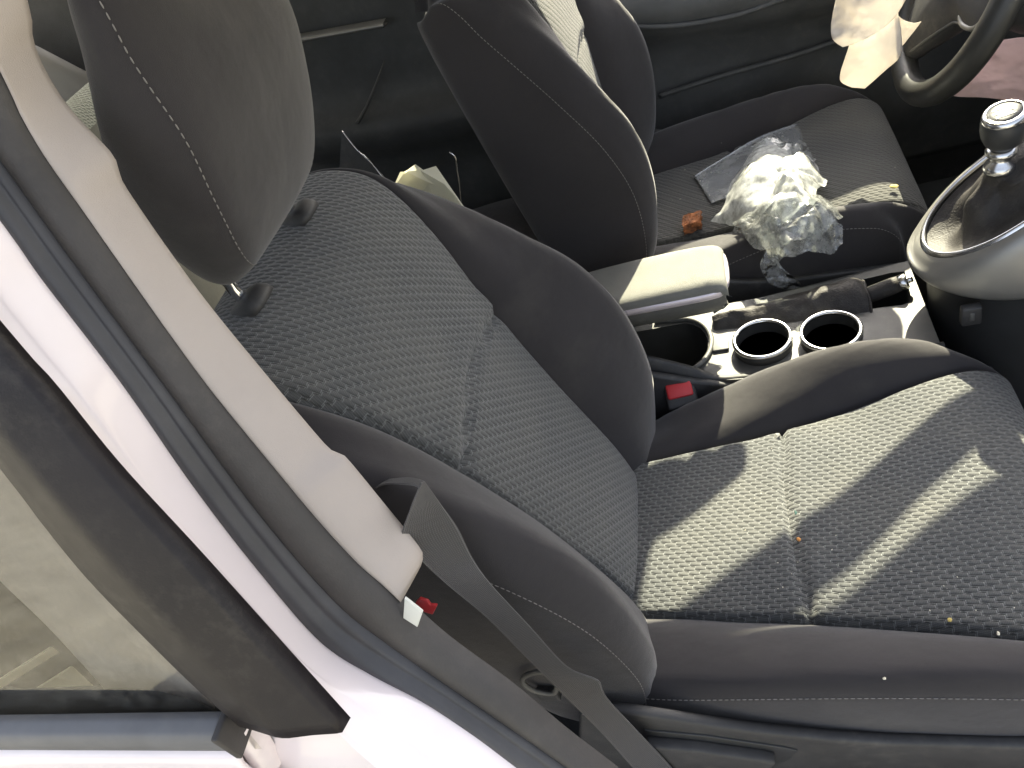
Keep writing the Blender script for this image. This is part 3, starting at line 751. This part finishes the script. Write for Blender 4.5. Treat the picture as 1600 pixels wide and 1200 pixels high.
bt = at(1126, 538, z=ZD+.002)
box('deck_button', tuple(bt-Vector((.013, .016, .001))), tuple(bt+Vector((.013, .016, .003))), M['grey'], deck, .0015)
# curved raised lip of the bin
lip = [Vector((x, y, ZD+.004)) for x, y in [(-.19, .912)] + [(-.150+.056*math.cos(a), .985+.068*math.sin(a)) for a in [-1.35+2.7*i/20 for i in range(21)]] + [(-.19, 1.06)]]
tube('bin_lip', cr(lip, 50), .0045, M['grey'], deck, 8)
# armrest
ar = []
AX = [(-.42, .60, .052), (-.40, .66, .055), (-.36, .686, .057), (-.25, .697, .058), (-.12, .700, .058), (-.072, .699, .0565), (-.058, .696, .054), (-.051, .690, .051), (-.050, .684, .049)]
for x, z, hw in AX:
    cy = 1.002
    ar.append([Vector((x, cy+hw*e, z-.0045*abs(e)**6-.0035*(1 if abs(e) > .985 else 0))) for e in [-1+2*k/16 for k in range(17)]])
ar2 = []
for r in ar:
    x = r[0].x
    lo = Vector((0, 0, -.014))
    ar2.append(([r[0]+lo] + [r[0]+lo*.4+Vector((0, -.0025, 0))] + r + [r[-1]+lo*.4+Vector((0, .0025, 0))] + [r[-1]+lo])[::-1])
arm = grid('armrest', ar2, M['beigepad'], cc); sub(arm, 1)
tag(arm, 'pale cloth covered armrest lid with a silver rim')
for nm, mt, zs, gs in (('armrest_rim', 'rim', (.685, .683, .677, .671, .667), (-.003, .0015, .003, .001, -.004)), ('armrest_box', 'grey', (.668, .662, .650, .634, .622), (-.004, -.003, -.006, -.014, -.03))):
    rows = []
    for z, g in zip(zs, gs):
        P = []
        for x, hw in ((-.40, .055), (-.25, .058), (-.12, .058), (-.075, .0565), (-.060, .053), (-.054, .044)): P.append((x, 1.002-hw-g))
        P = P + [(-.050+g, 1.002-.034), (-.048+g, 1.002), (-.050+g, 1.002+.034)] + [(x, 2*1.002-y) for x, y in P[::-1]]
        rows.append([p for p in cr([(x, y, z) for x, y in P], 60)])
    grid(nm, rows, M[mt], arm)

# handbrake
hb = empty('handbrake_lever', (.0, 1.03, .50), 'black leather handbrake lever with silver tip beside the cup holders', 'handbrake')
bt_ = [at(1112,494,y=1.03), at(1135,487,y=1.03), at(1180,480,y=1.03), at(1240,466,y=1.03), at(1300,450,y=1.03), at(1338,441,y=1.03), at(1352,446,y=1.03)]
P = cr(bt_, 50); rows = []
for i, p in enumerate(P):
    f = i/49; wr = lambda k: .0035*noise.noise((f*9, k*1.7, 1.0)) + .002*noise.noise((f*23, k*2.7, 4.0))
    hw = .008+.022*f**.6; zb = ZD-.004
    sec = [(-hw-.012, zb), (-hw-.006, zb+.25*(p.z-zb)), (-hw*.85, zb+.62*(p.z-zb)), (-hw*.42, p.z-.004), (0, p.z), (hw*.5, p.z-.005), (hw*.95, zb+.6*(p.z-zb)), (hw+.010, zb)]
    rows.append(cr([(p.x+wr(k+20)*.8, p.y+y+wr(k), z+wr(k+9)*.8) for k, (y, z) in enumerate(sec)], 26))
bo = grid('lever_boot', rows, M['leather'], hb); sub(bo, 1)
mp = rows[-1]; tube('boot_mouth', mp, .0022, M['leather'], bo, 8)
g0, g1 = at(1345,466,y=1.03), at(1418,438,y=1.03)
gd = (g1-g0).normalized()
tube('lever_grip', [g0-gd*.03, g0, g0+gd*.02, g0+gd*.05, g1-gd*.012], [.011, .0125, .0135, .0135, .0125], M['leather'], hb, 16)
tube('lever_tip', [g1-gd*.013, g1-gd*.012, g1-gd*.002, g1], [.0115, .0128, .0128, .011], M['satin'], hb, 16)
tube('release_button', [g1-gd*.002, g1+gd*.006, g1+gd*.008], [.0055, .0055, .004], M['satin'], hb, 12)

# ------------------------------------------------------------------ dashboard and gear lever
db = empty('dashboard', (.75, YM, .30), 'dark dashboard with silver gear surround rising from the centre console', 'dashboard')
def U(nose, hw, x1, n=48, yc=1.0):
    """plan outline: straight sides joined by a rounded nose"""
    P = [(x1, -hw)]
    for i in range(25):
        a = -math.pi/2 - math.pi*i/24
        P.append((nose + hw*1.15 + hw*1.15*math.cos(a) if True else 0, hw*math.sin(a)))
    P.append((x1, hw))
    return [Vector((p.x, yc+p.y, 0)) for p in lin([(x, y, 0) for x, y in P], n)]
sz = lambda x, z0=.650: z0+.70*(x-.235)
def ring_rows(specs):
    rows = []
    for nose, hw, x1, zf in specs: rows.append([Vector((p.x, p.y, zf(p.x))) for p in U(nose, hw, x1)])
    return rows
flat = lambda z: (lambda x: z)
rows = ring_rows([(.222, .108, .62, flat(.612)), (.213, .114, .62, flat(.618)), (.208, .117, .62, flat(.628)), (.209, .114, .62, lambda x: max(.636, .5*(.636+sz(x, .640)))), (.215, .104, .62, lambda x: sz(x, .647)), (.221, .094, .62, lambda x: sz(x, .654)), (.226, .088, .62, lambda x: sz(x, .656))])
ns_ = grid('gear_surround', rows, M['silver'], db); sub(ns_, 1)
rows = ring_rows([(.2265, .0875, .62, lambda x: sz(x, .656)), (.2285, .085, .62, lambda x: sz(x, .661)), (.232, .081, .62, lambda x: sz(x, .661)), (.234, .079, .62, lambda x: sz(x, .653))])
sub(grid('surround_ring', rows, M['satin'], ns_), 1)
rows = ring_rows([(.226, .108, .62, flat(.614)), (.235, .104, .62, flat(.60)), (.240, .104, .62, flat(.50)), (.250, .104, .62, flat(.30)), (.25, .104, .62, flat(.215))])
lowp = grid('lower_panel', rows, M['black'], db)
sp_ = at(1517, 495, y=.893)
sq = [sp_+Vector((-.012, -.001, -.014)), sp_+Vector((.014, -.001, -.014)), sp_+Vector((.014, -.001, .014)), sp_+Vector((-.012, -.001, .014))]
V, F = boxv(sp_+Vector((-.012, -.002, -.016)), sp_+Vector((.014, .012, .016))); so = mesh('power_socket', V, F, M['dark'], lowp); bev(so, .003)
V, F = boxv(sp_+Vector((-.002, -.0035, -.006)), sp_+Vector((.004, .002, .008))); bev(mesh('socket_mark', V, F, M['grey'], so), .001)
# main dash mass
dp = [(.60, .30), (.585, .52), (.575, .66), (.60, .80), (.64, .90), (.72, .955), (.9, .985), (1.08, .99), (1.10, .30)]
rows = [[Vector((x+.02*noise.noise((y*2, z*2, 0)), y, z)) for x, z in dp] for y in [.34+1.36*i/20 for i in range(21)]]
rows = [cr(r, 50) for r in rows]
grid('dash_panel', rows, M['dark'], db)
tube('column_shroud', [(.44, 1.408, .805), (.48, 1.408, .79), (.60, 1.408, .74)], [.045, .055, .065], M['dark'], db, 20)

gl = empty('gear_lever', (.32, 1.0, .65), 'gear lever with round black knob, silver collar and leather boot', 'gear lever')
bs = U(.236, .077, .47, 60)
base_ = [Vector((p.x, p.y, sz(p.x, .652))) for p in bs]
# close the loop over the far end
xe = .47; tail = [Vector((xe, 1.0+.077*e, sz(xe, .652))) for e in (.8, .5, .2, -.2, -.5, -.8)]
base_ = base_ + tail
topc = Vector((.322, 1.0, .757)); rows = []
nb_ = len(base_)
for i, f in enumerate([0, .08, .18, .3, .42, .55, .66, .76, .85, .92, .97, 1]):
    r = []
    for k, p in enumerate(base_):
        d = (p-topc); ang = math.atan2(d.y, d.x)
        tp = topc + Vector((math.cos(ang)*.0165, math.sin(ang)*.0165, 0))
        g = 1-(1-f)**1.9
        q = Vector((p.x+(tp.x-p.x)*g, p.y+(tp.y-p.y)*g, p.z+(tp.z-p.z)*f**1.15))
        wv = math.sin(math.pi*min(1, f*1.05))
        q += Vector((math.cos(ang), math.sin(ang), .3))*wv*(.010*math.sin(ang*3+f*5+1)+.012*noise.noise((math.cos(ang)*1.5, math.sin(ang)*1.5, f*4)))
        q.z -= .018*math.exp(-((f-.25)/.16)**2)
        r.append(q)
    rows.append(r)
bo = grid('leather_boot', rows, M['leather'], gl, True); sub(bo, 1)
tilt = Vector((.02, 0, 1)).normalized()
b0 = Vector((.322, 1.0, .752))
lathe('collar', [(.012, 0), (.0185, .002), (.0205, .008), (.018, .014), (.0125, .019), (.0115, .023), (.013, .026), (.0185, .029), (.0195, .033), (.016, .037), (.011, .04)], M['satin'], gl, b0, tilt)
kn = lathe('knob', [(.010, 0), (.016, .0015), (.0215, .008), (.0255, .017), (.0275, .027), (.0275, .035), (.0258, .042), (.0248, .045), (.02, .047)], M['black'], gl, b0+tilt*.038, tilt)
tl2 = Vector((-.16, -.10, 1)).normalized()
kt = b0+tilt*.080
lathe('knob_ring', [(.0262, 0), (.0265, .004), (.0242, .0085), (.0205, .0098), (.0203, .008)], M['satin'], kn, kt, tl2)
cap = lathe('knob_cap', [(.0205, .0065), (.0203, .0085), (.012, .0092), (.002, .0095)], M['dark'], kn, kt, tl2)
# shift pattern: H gate of three bars and a cross bar, with 1-5 and R
cu = bpy.data.curves.new('shift_pattern', 'FONT')
a_ = tl2.cross(Vector((0, 1, 0))).normalized(); a_ = Vector((0, -1, 0)); a_ = (a_-tl2*a_.dot(tl2)).normalized(); b_ = tl2.cross(a_)
def bar(p0, p1, wd):
    o = kt+tl2*.0097
    d = Vector((p1[0]-p0[0], p1[1]-p0[1])).normalized(); q = Vector((-d.y, d.x))*wd
    return [o+a_*x+b_*y for x, y in ((p0[0]-q.x, p0[1]-q.y), (p1[0]-q.x, p1[1]-q.y), (p1[0]+q.x, p1[1]+q.y), (p0[0]+q.x, p0[1]+q.y))]
V, F = [], []
for p0, p1 in (((-.008, -.006), (-.008, .006)), ((0, -.006), (0, .006)), ((.008, -.006), (.008, .006)), ((-.0088, 0), (.0088, 0))):
    i = len(V); V += bar(p0, p1, .0007); F.append((i, i+1, i+2, i+3))
solid(mesh('shift_pattern', V, F, M['print'], cap, False), .0004, 0)
for ch, x, y in (('1', -.008, .0075), ('2', -.008, -.0118), ('3', 0, .0075), ('4', 0, -.0118), ('5', .008, .0075), ('R', .008, -.0118)):
    tcv = bpy.data.curves.new('digit', 'FONT'); tcv.body = ch; tcv.size = .0055; tcv.extrude = .0002; tcv.align_x = 'CENTER'
    tmp = bpy.data.objects.new('digit', tcv); COL.objects.link(tmp)
    dg = bpy.context.evaluated_depsgraph_get(); mm = bpy.data.meshes.new_from_object(tmp.evaluated_get(dg)); bpy.data.objects.remove(tmp)
    o = kt+tl2*.0097
    for v in mm.vertices: v.co = o + a_*(x+v.co.x) + b_*(y+v.co.y) + tl2*v.co.z - gl.location
    mm.materials.clear(); link('digit', mm, M['print'], cap, False)

# ------------------------------------------------------------------ steering wheel
swc = Vector((.386, 1.408, .846)); SR = .180
sw = empty('steering_wheel', tuple(swc), 'black steering wheel with silver trimmed spokes in front of the driver seat', 'steering wheel')
wd_ = Vector((-.09, 0, -.17)).normalized()            # wheel plane: towards the bottom of the rim
wy = Vector((0, 1, 0)); wn = wy.cross(wd_).normalized()
if wn.x > 0: wn = -wn
def W(a, b, c=0): return swc + wy*a + wd_*b + wn*c    # a across, b downwards, c towards the driver
RC = (.012, .012)
P = [W(RC[0]+.168*math.sin(2*math.pi*i/72), RC[1]+.168*math.cos(2*math.pi*i/72)) for i in range(72)]
rim = tube('rim', P, .0225, M['grip'], sw, 18, True)
hubp = [(-.155, .030), (-.12, .040), (-.085, .045), (-.058, .052), (-.03, .074), (.0, .100), (.035, .130), (.068, .158), (.10, .150), (.14, .09), (.16, .02), (.155, -.05), (.09, -.07), (0, -.075), (-.08, -.07), (-.14, -.05), (-.16, -.01)]
hl = cr([(a, b, 0) for a, b in hubp], 90, True)
rows = [[W(p.x*s_, p.y*s_+.0, c_) for p in hl] for s_, c_ in ((.97, -.016), (1, -.008), (1.0, .002), (.97, .010), (.9, .015), (.7, .024), (.4, .032), (.05, .036))]
hub = grid('spoke_panel', rows, M['dark'], sw, True, caps=True)
lathe('hub_boss', [(.05, -.06), (.055, -.02), (.05, 0)], M['dark'], hub, W(0, 0), wn)
for k in range(2):
    c0, c1_ = -.088-k*.020, -.106-k*.020
    V = [W(c0, -.012, .022-k*.003), W(c1_, -.014, .022-k*.003), W(c1_, .020, .0215-k*.003), W(c0, .024, .022-k*.003)]; V += [v-wn*.012 for v in V]
    bev(mesh('switch', V, [(0,1,2,3),(7,6,5,4),(0,4,5,1),(1,5,6,2),(2,6,7,3),(3,7,4,0)], M['black'], hub), .0015)
tube('silver_trim', cr([W(.070, .153, .008), W(.035, .126, .012), W(0, .096, .014), W(-.03, .070, .014), W(-.058, .048, .014), W(-.085, .040, .014)], 30), .0022, M['grey'], hub, 8)
tube('switch_surround', cr([W(-.083, .030, .020), W(-.100, .036, .018), W(-.128, .030, .014), W(-.142, .012, .012), W(-.146, -.02, .012)], 30), .0045, M['silver'], hub, 8)

# ------------------------------------------------------------------ cloth: airbags
def ridge(p, s=0.):
    v = 0; a = 1
    for k in range(4):
        q = Vector(p)*(2**k)*1.0 + Vector((s, s*1.7, k*3.1)); v += a*(1-abs(noise.noise(q))*2); a *= .5
    return v/1.9
def sheet(name, C1, C2, mid, mat, parent, amp=.01, freq=14, seed=0., n=50, k=40, nrm=None, th=.0008, base=None, nbulge=0., smooth=True):
    """a crumpled sheet between two edge curves"""
    a, b = cr(C1, n), cr(C2, n); rows = []
    nv = Vector(nrm).normalized() if nrm else None
    for i in range(n):
        r = []
        for j in range(k):
            f = j/(k-1); p = a[i].lerp(b[i], f)
            nn = nv or (b[i]-a[i]).cross(a[min(i+1, n-1)]-a[max(i-1, 0)]).normalized()
            
            h = amp*(ridge(p*freq, seed)-.5) + .4*amp*(ridge(p*freq*2.3, seed+5)-.5) + nbulge*math.sin(math.pi*f)*math.sin(math.pi*i/(n-1))
            lat = Vector((noise.noise(p*freq*1.3+Vector((seed, 0, 0))), noise.noise(p*freq*1.3+Vector((0, seed+9, 0))), noise.noise(p*freq*1.3+Vector((0, 4, seed)))))*amp*.5
            r.append(p+nn*h+lat)
        rows.append(r)
    o = grid(name, rows, mat, parent, base=base, smooth=smooth)
    if th: solid(o, th, 0)
    return o
tocam = Vector((-.2, -.75, .5))
ab = empty('deflated_airbag', tuple(at(1370,60,y=1.40)), 'deflated cream airbag hanging over the steering wheel', 'airbag')
sheet('airbag_fold', [at(1318,-60,y=1.44), at(1306,0,y=1.43), at(1300,40,y=1.41), at(1303,62,y=1.39), at(1318,74,y=1.375)], [at(1425,-70,y=1.39), at(1422,-10,y=1.38), at(1405,24,y=1.375), at(1385,42,y=1.37), at(1350,62,y=1.365)], None, M['airbag'], ab, .022, 7, 1.2, nrm=tocam, nbulge=.03)
sheet('airbag_fold', [at(1345,20,y=1.42), at(1328,60,y=1.41), at(1318,95,y=1.405), at(1313,128,y=1.40), at(1330,140,y=1.40)], [at(1405,18,y=1.40), at(1408,50,y=1.395), at(1403,85,y=1.39), at(1380,110,y=1.39), at(1350,141,y=1.395)], None, M['airbag'], ab, .014, 7, 3.4, nrm=tocam, nbulge=.02)
sheet('airbag_fold', [at(1398,15,y=1.40), at(1412,30,y=1.405), at(1430,36,y=1.41), at(1441,33,y=1.415)], [at(1402,75,y=1.405), at(1415,66,y=1.41), at(1428,52,y=1.412), at(1441,34,y=1.415)], None, M['airbag'], ab, .008, 16, 7.7, n=30, k=24, nrm=tocam)
pa = empty('deflated_airbag', tuple(at(1560,130,y=1.42)), 'pink deflated airbag cloth below the steering wheel, behind the gear knob', 'airbag')
sheet('airbag_cloth', [at(1472,146,y=1.40), at(1500,118,y=1.44), at(1540,85,y=1.48), at(1560,62,y=1.50), at(1640,60,y=1.50)], [at(1474,147,y=1.40), at(1500,154,y=1.39), at(1545,157,y=1.385), at(1600,160,y=1.38), at(1680,160,y=1.38)], None, M['pink'], pa, .018, 7, 2.2, nrm=tocam, nbulge=.02)

# unseen cloth added in the driver's window, outline cut to shade the passenger seat
ca = empty('shade_curtain', (.12, 1.60, 1.47), 'added cream cloth hung unseen in the driver window to shade the passenger seat', 'airbag')
cv = [(.09, 1.50), (.07, 1.407), (.046, 1.36), (.045, 1.303), (.106, 1.269), (.153, 1.226), (.146, 1.184), (.125, 1.183), (.10, 1.199)]
fe = lin([(x, 1.60-.05*max(0, z-1.2), z) for x, z in cv], 30)
be = lin([(-.22, 1.575, 1.50), (-.215, 1.59, 1.38), (-.16, 1.60, 1.29), (-.04, 1.60, 1.21), (.04, 1.60, 1.199)], 30)
rows = [[fe[i].lerp(be[i], f)+Vector((0, .012*math.sin(f*17+i*.05)*math.sin(math.pi*f)+.008*noise.noise((f*6, i*.2, 0)), 0)) for f in [k/24 for k in range(25)]] for i in range(30)]
solid(grid('airbag_cloth', rows, M['airbag'], ca), .0015, 0)
for x in (-.18, -.06, .05): box('shade_tab', (x-.02, 1.555, 1.465), (x+.02, 1.583, 1.50), M['airbag'], ca, .003)

# ------------------------------------------------------------------ things lying on the driver seat
ZS_ = .572
fs = sheet('plastic_sleeve', [at(1085,275,z=ZS_+.006), at(1130,245,z=ZS_+.010), at(1190,212,z=ZS_+.014), at(1255,190,z=ZS_+.012), at(1275,200,z=ZS_+.012)], [at(1112,318,z=ZS_+.006), at(1160,300,z=ZS_+.012), at(1210,285,z=ZS_+.016), at(1265,262,z=ZS_+.02), at(1288,222,z=ZS_+.014)], None, M['film2'], None, .003, 9, 4.0, nrm=(0, 0, 1), base=tuple(at(1180,260,z=ZS_)))
tag(fs, 'milky bluish plastic sleeve lying flat on the driver seat, under the clear bag', 'plastic sleeve')
bag = empty('plastic_bag', tuple(at(1210,330,z=ZS_)), 'crumpled clear plastic bag glaring in the sun on the driver seat', 'plastic bag')
upv = Vector((0, -.1, 1))
H = .06
def zz(px, py, h): return at(px, py, z=ZS_+h)
sheet('bag_fold', [zz(1108,345,.02), zz(1130,320,.04), zz(1150,275,.055), zz(1175,240,.06), zz(1200,218,.05)], [zz(1160,352,.03), zz(1185,330,.07), zz(1215,300,.085), zz(1235,275,.07), zz(1240,240,.05)], None, M['film_glare'], bag, .016, 8, 1.0, nrm=upv, nbulge=.02, th=0, n=44, k=36)
sheet('bag_fold', [zz(1190,300,.06), zz(1205,270,.075), zz(1230,252,.07), zz(1262,250,.055), zz(1275,262,.04)], [zz(1200,345,.06), zz(1225,335,.085), zz(1255,325,.08), zz(1280,312,.06), zz(1288,285,.035)], None, M['film_glare'], bag, .026, 11, 2.0, nrm=upv, nbulge=.025, th=0, n=44, k=36)
sheet('bag_fold', [zz(1145,350,.04), zz(1180,325,.07), zz(1215,310,.085), zz(1260,300,.07), zz(1290,305,.05)], [zz(1178,385,.045), zz(1205,385,.06), zz(1235,375,.07), zz(1280,360,.06), zz(1320,345,.04)], None, M['film'], bag, .026, 10, 3.0, nrm=upv, nbulge=.02, th=0, n=44, k=36)
sheet('bag_fold', [zz(1148,352,.035), zz(1170,340,.05), zz(1230,345,.07), zz(1290,325,.06), zz(1320,348,.04)], [zz(1165,375,.03), zz(1198,410,.015), zz(1230,412,.02), zz(1290,392,.02), zz(1322,375,.03)], None, M['film'], bag, .030, 11, 4.0, nrm=upv, nbulge=.03, th=0, n=44, k=36)
sheet('bag_fold', [zz(1175,225,.04), zz(1205,215,.055), zz(1240,232,.05), zz(1258,240,.04)], [zz(1170,262,.05), zz(1200,255,.06), zz(1235,262,.055), zz(1268,225,.03)], None, M['film'], bag, .018, 12, 5.0, nrm=upv, nbulge=.02, th=0, n=44, k=36)
ty = lambda px, py, y: at(px, py, y=y)
sheet('bag_tail', [ty(1196,392,1.135), ty(1188,412,1.125), ty(1198,436,1.118), ty(1222,450,1.115), ty(1250,458,1.115)], [ty(1214,398,1.135), ty(1222,416,1.125), ty(1236,430,1.12), ty(1247,442,1.116), ty(1253,458,1.115)], None, M['film'], bag, .010, 20, 6.0, n=36, k=20, nrm=(0, -1, .3), th=0)
# reddish brown crumbly chunk
cb = zz(1082, 347, .012); ux = Vector((1, .28, 0)).normalized(); uy = Vector((-.28, 1, 0)).normalized()
bm = bmesh.new(); bmesh.ops.create_cube(bm, size=1); bmesh.ops.subdivide_edges(bm, edges=bm.edges, cuts=9, use_grid_fill=True)
for v in bm.verts:
    c = v.co.copy(); q = ux*c.x*.036+uy*c.y*.034+Vector((0, 0, c.z*.020)) + ux*c.y*.010
    q += Vector((noise.noise(c*3.1), noise.noise(c*3.1+Vector((5, 0, 0))), noise.noise(c*3.1+Vector((0, 5, 0)))))*.0035 + Vector((noise.noise(c*9), noise.noise(c*9+Vector((2, 0, 0))), noise.noise(c*9+Vector((0, 7, 0)))))*.0022
    v.co = q
me = bpy.data.meshes.new('brown_chunk'); bm.to_mesh(me); bm.free()
o = link('brown_chunk', me, M['chunk'], None, False); o.location = cb
tag(o, 'small reddish brown crumbly chunk lying on the driver seat', 'chunk')

# pale torn card behind the passenger seat
P = [(612,300),(622,278),(636,263),(648,261),(662,266),(678,270),(695,285),(712,305),(728,335),(700,360),(620,330)]
q = [at(*p, y=.985) for p in P]
q = [v + Vector((.0, .03*noise.noise((i*.7, 0, 0)), 0)) for i, v in enumerate(q)]
n = len(q); V = q+[v+Vector((.0, .004, .001)) for v in q]
F = [tuple(range(n)), tuple(range(2*n-1, n-1, -1))]+[((i+1) % n, i, n+i, n+(i+1) % n) for i in range(n)]
o = mesh('torn_panel', V, F, M['card'], None, False, None, tuple(q[4]))
tag(o, 'pale torn panel sticking up in sunlight behind the passenger seat', 'torn panel')

# dark card scraps behind the passenger seat
def scrap(name, pts, y, mat, label, th=.003):
    q = [at(px, py, y=yy) for px, py, yy in pts]; n = len(q)
    V = q+[v+Vector((.0, th, 0)) for v in q]
    F = [tuple(range(n)), tuple(range(2*n-1, n-1, -1))]+[((i+1) % n, i, n+i, n+(i+1) % n) for i in range(n)]
    return tag(mesh(name, V, F, M[mat], None, False, None, tuple(q[0])), label, 'panel')
lsp = scrap('loose_panel', [(534,204,1.15),(560,238,1.13),(577,252,1.12),(602,280,1.1),(600,330,1.1),(528,300,1.15)], 0, 'dark', 'dark loose panel with a pale edge behind the passenger seat top')
tube('pale_edge', cr([at(534,204,y=1.14), at(556,232,y=1.125), at(575,249,y=1.115), at(588,264,y=1.105), at(601,281,y=1.095)], 20), .0012, M['satin'], lsp, 6)
tube_ = tube('bright_wire', cr([at(702,238,y=1.12), at(711,245,y=1.12), at(714,265,y=1.12), at(718,290,y=1.12), at(721,322,y=1.12)], 20), .0013, M['satin'], None, 6, base=tuple(at(702,238,y=1.12)))
tag(tube_, 'thin bright wire rising beside the pale torn panel', 'wire')

def leaning(name, px, mat, label, x=-1.0):  # flat plates added for the tan shapes behind the glass
    q = [at(*p, x=x) for p in px]; n = len(q); V = q+[v+Vector((-.006, 0, 0)) for v in q]
    F = [tuple(range(n)), tuple(range(2*n-1, n-1, -1))]+[((i+1) % n, i, n+i, n+(i+1) % n) for i in range(n)]
    return tag(mesh(name, V, F, M[mat], None, False, None, tuple(q[0])), label, 'board')
leaning('tan_shape', [(28,1096),(114,1041),(172,1096),(150,1130),(40,1130)], 'card', 'tan shape with a pointed top seen through the rear door window')
leaning('tan_strip', [(-60,1100),(82,1011),(93,1019),(-60,1114)], 'card', 'narrow tan strip slanting behind the rear door window', -.99)

# ------------------------------------------------------------------ litter on the seats
def shard(name, px, py, z, size, mat, label, cat, flat=.4, group=None):
    c = at(px, py, z=z); bm = bmesh.new(); bmesh.ops.create_icosphere(bm, subdivisions=1, radius=1)
    sd = px*.13
    for v in bm.verts:
        k = 1+.5*noise.noise(v.co*1.7+Vector((sd, 0, 0))); v.co = Vector((v.co.x*size*k, v.co.y*size*k*.75, v.co.z*size*flat*k))
    bmesh.ops.rotate(bm, verts=bm.verts, matrix=Matrix.Rotation(sd, 3, 'Z'))
    me = bpy.data.meshes.new(name); bm.to_mesh(me); bm.free()
    o = link(name, me, M[mat], None, False); o.location = c
    return tag(o, label, cat, group)
shard('glass_shard', 1246, 802, .556, .006, 'shard', 'dark green glass shard in the middle of the seat seam', 'glass shard')
shard('glass_shard', 1214, 681, .552, .006, 'grey', 'small grey crumb of glass at the far end of the seat seam', 'glass shard')
shard('orange_bead', 1248, 843, .556, .0035, 'orange', 'tiny orange bead in the seat seam', 'bead', .9)
shard('dry_leaf', 1484, 968, .588, .0032, 'leaf', 'curled dry leaf crumb on the near edge of woven seat cushion', 'leaf', .3)
shard('dry_leaf', 1397, 291, .60, .008, 'leaf', 'yellow dry leaf crumb on the front of the driver seat', 'leaf', .25)
shard('pale_chip', 1382, 1060, .604, .0022, 'crumb', 'pale oval chip on the near side bolster', 'chip', .5)
shard('pale_chip', 1560, 990, .604, .0024, 'crumb', 'pale chip near the right edge of the near side bolster', 'chip', .5)
tube_ = tube('green_shard', [at(1482,842,z=.571), at(1485,852,z=.571), at(1489,843,z=.571)], .0009, M['shard'], None, 6, base=tuple(at(1485,850,z=.571)))
tag(tube_, 'tiny green V shaped glass splinter on the woven cushion', 'glass shard')
# crumbs: one spray for each front seat
def crumbs(name, label, area, nn, sz_, zf, seed):
    rnd = random.Random(seed); V, F = [], []
    for _ in range(nn):
        px, py = rnd.uniform(area[0], area[2]), rnd.uniform(area[1], area[3]); c = zf(px, py)
        if c is None: continue
        s_ = sz_*rnd.uniform(.4, 1.2); a = rnd.uniform(0, 3.1); d = Vector((math.cos(a), math.sin(a), 0))*s_*rnd.uniform(1, 2.2); e = Vector((-math.sin(a), math.cos(a), 0))*s_
        i = len(V); V += [c+d, c-d, c+e, c-e, c+Vector((0, 0, s_*.8)), c-Vector((0, 0, s_*.6))]
        F += [(i, i+2, i+4), (i+2, i+1, i+4), (i+1, i+3, i+4), (i+3, i, i+4), (i+2, i, i+5), (i+1, i+2, i+5), (i+3, i+1, i+5), (i, i+3, i+5)]
    return tag(mesh(name, V, F, M['crumb'], None, False, None, tuple(V[0])), label, 'crumbs', None, 'stuff')
crumbs('seat_crumbs', 'pale crumbs scattered over the driver seat cushion', (1040, 200, 1400, 330), 70, .0009, lambda x, y: at(x, y, z=.588), 3)
crumbs('seat_crumbs', 'pale crumbs scattered over the passenger seat cushion', (1150, 700, 1590, 960), 46, .0007, lambda x, y: at(x, y, z=.558+.02*max(0, min(1, (x-1270)/300))), 5)
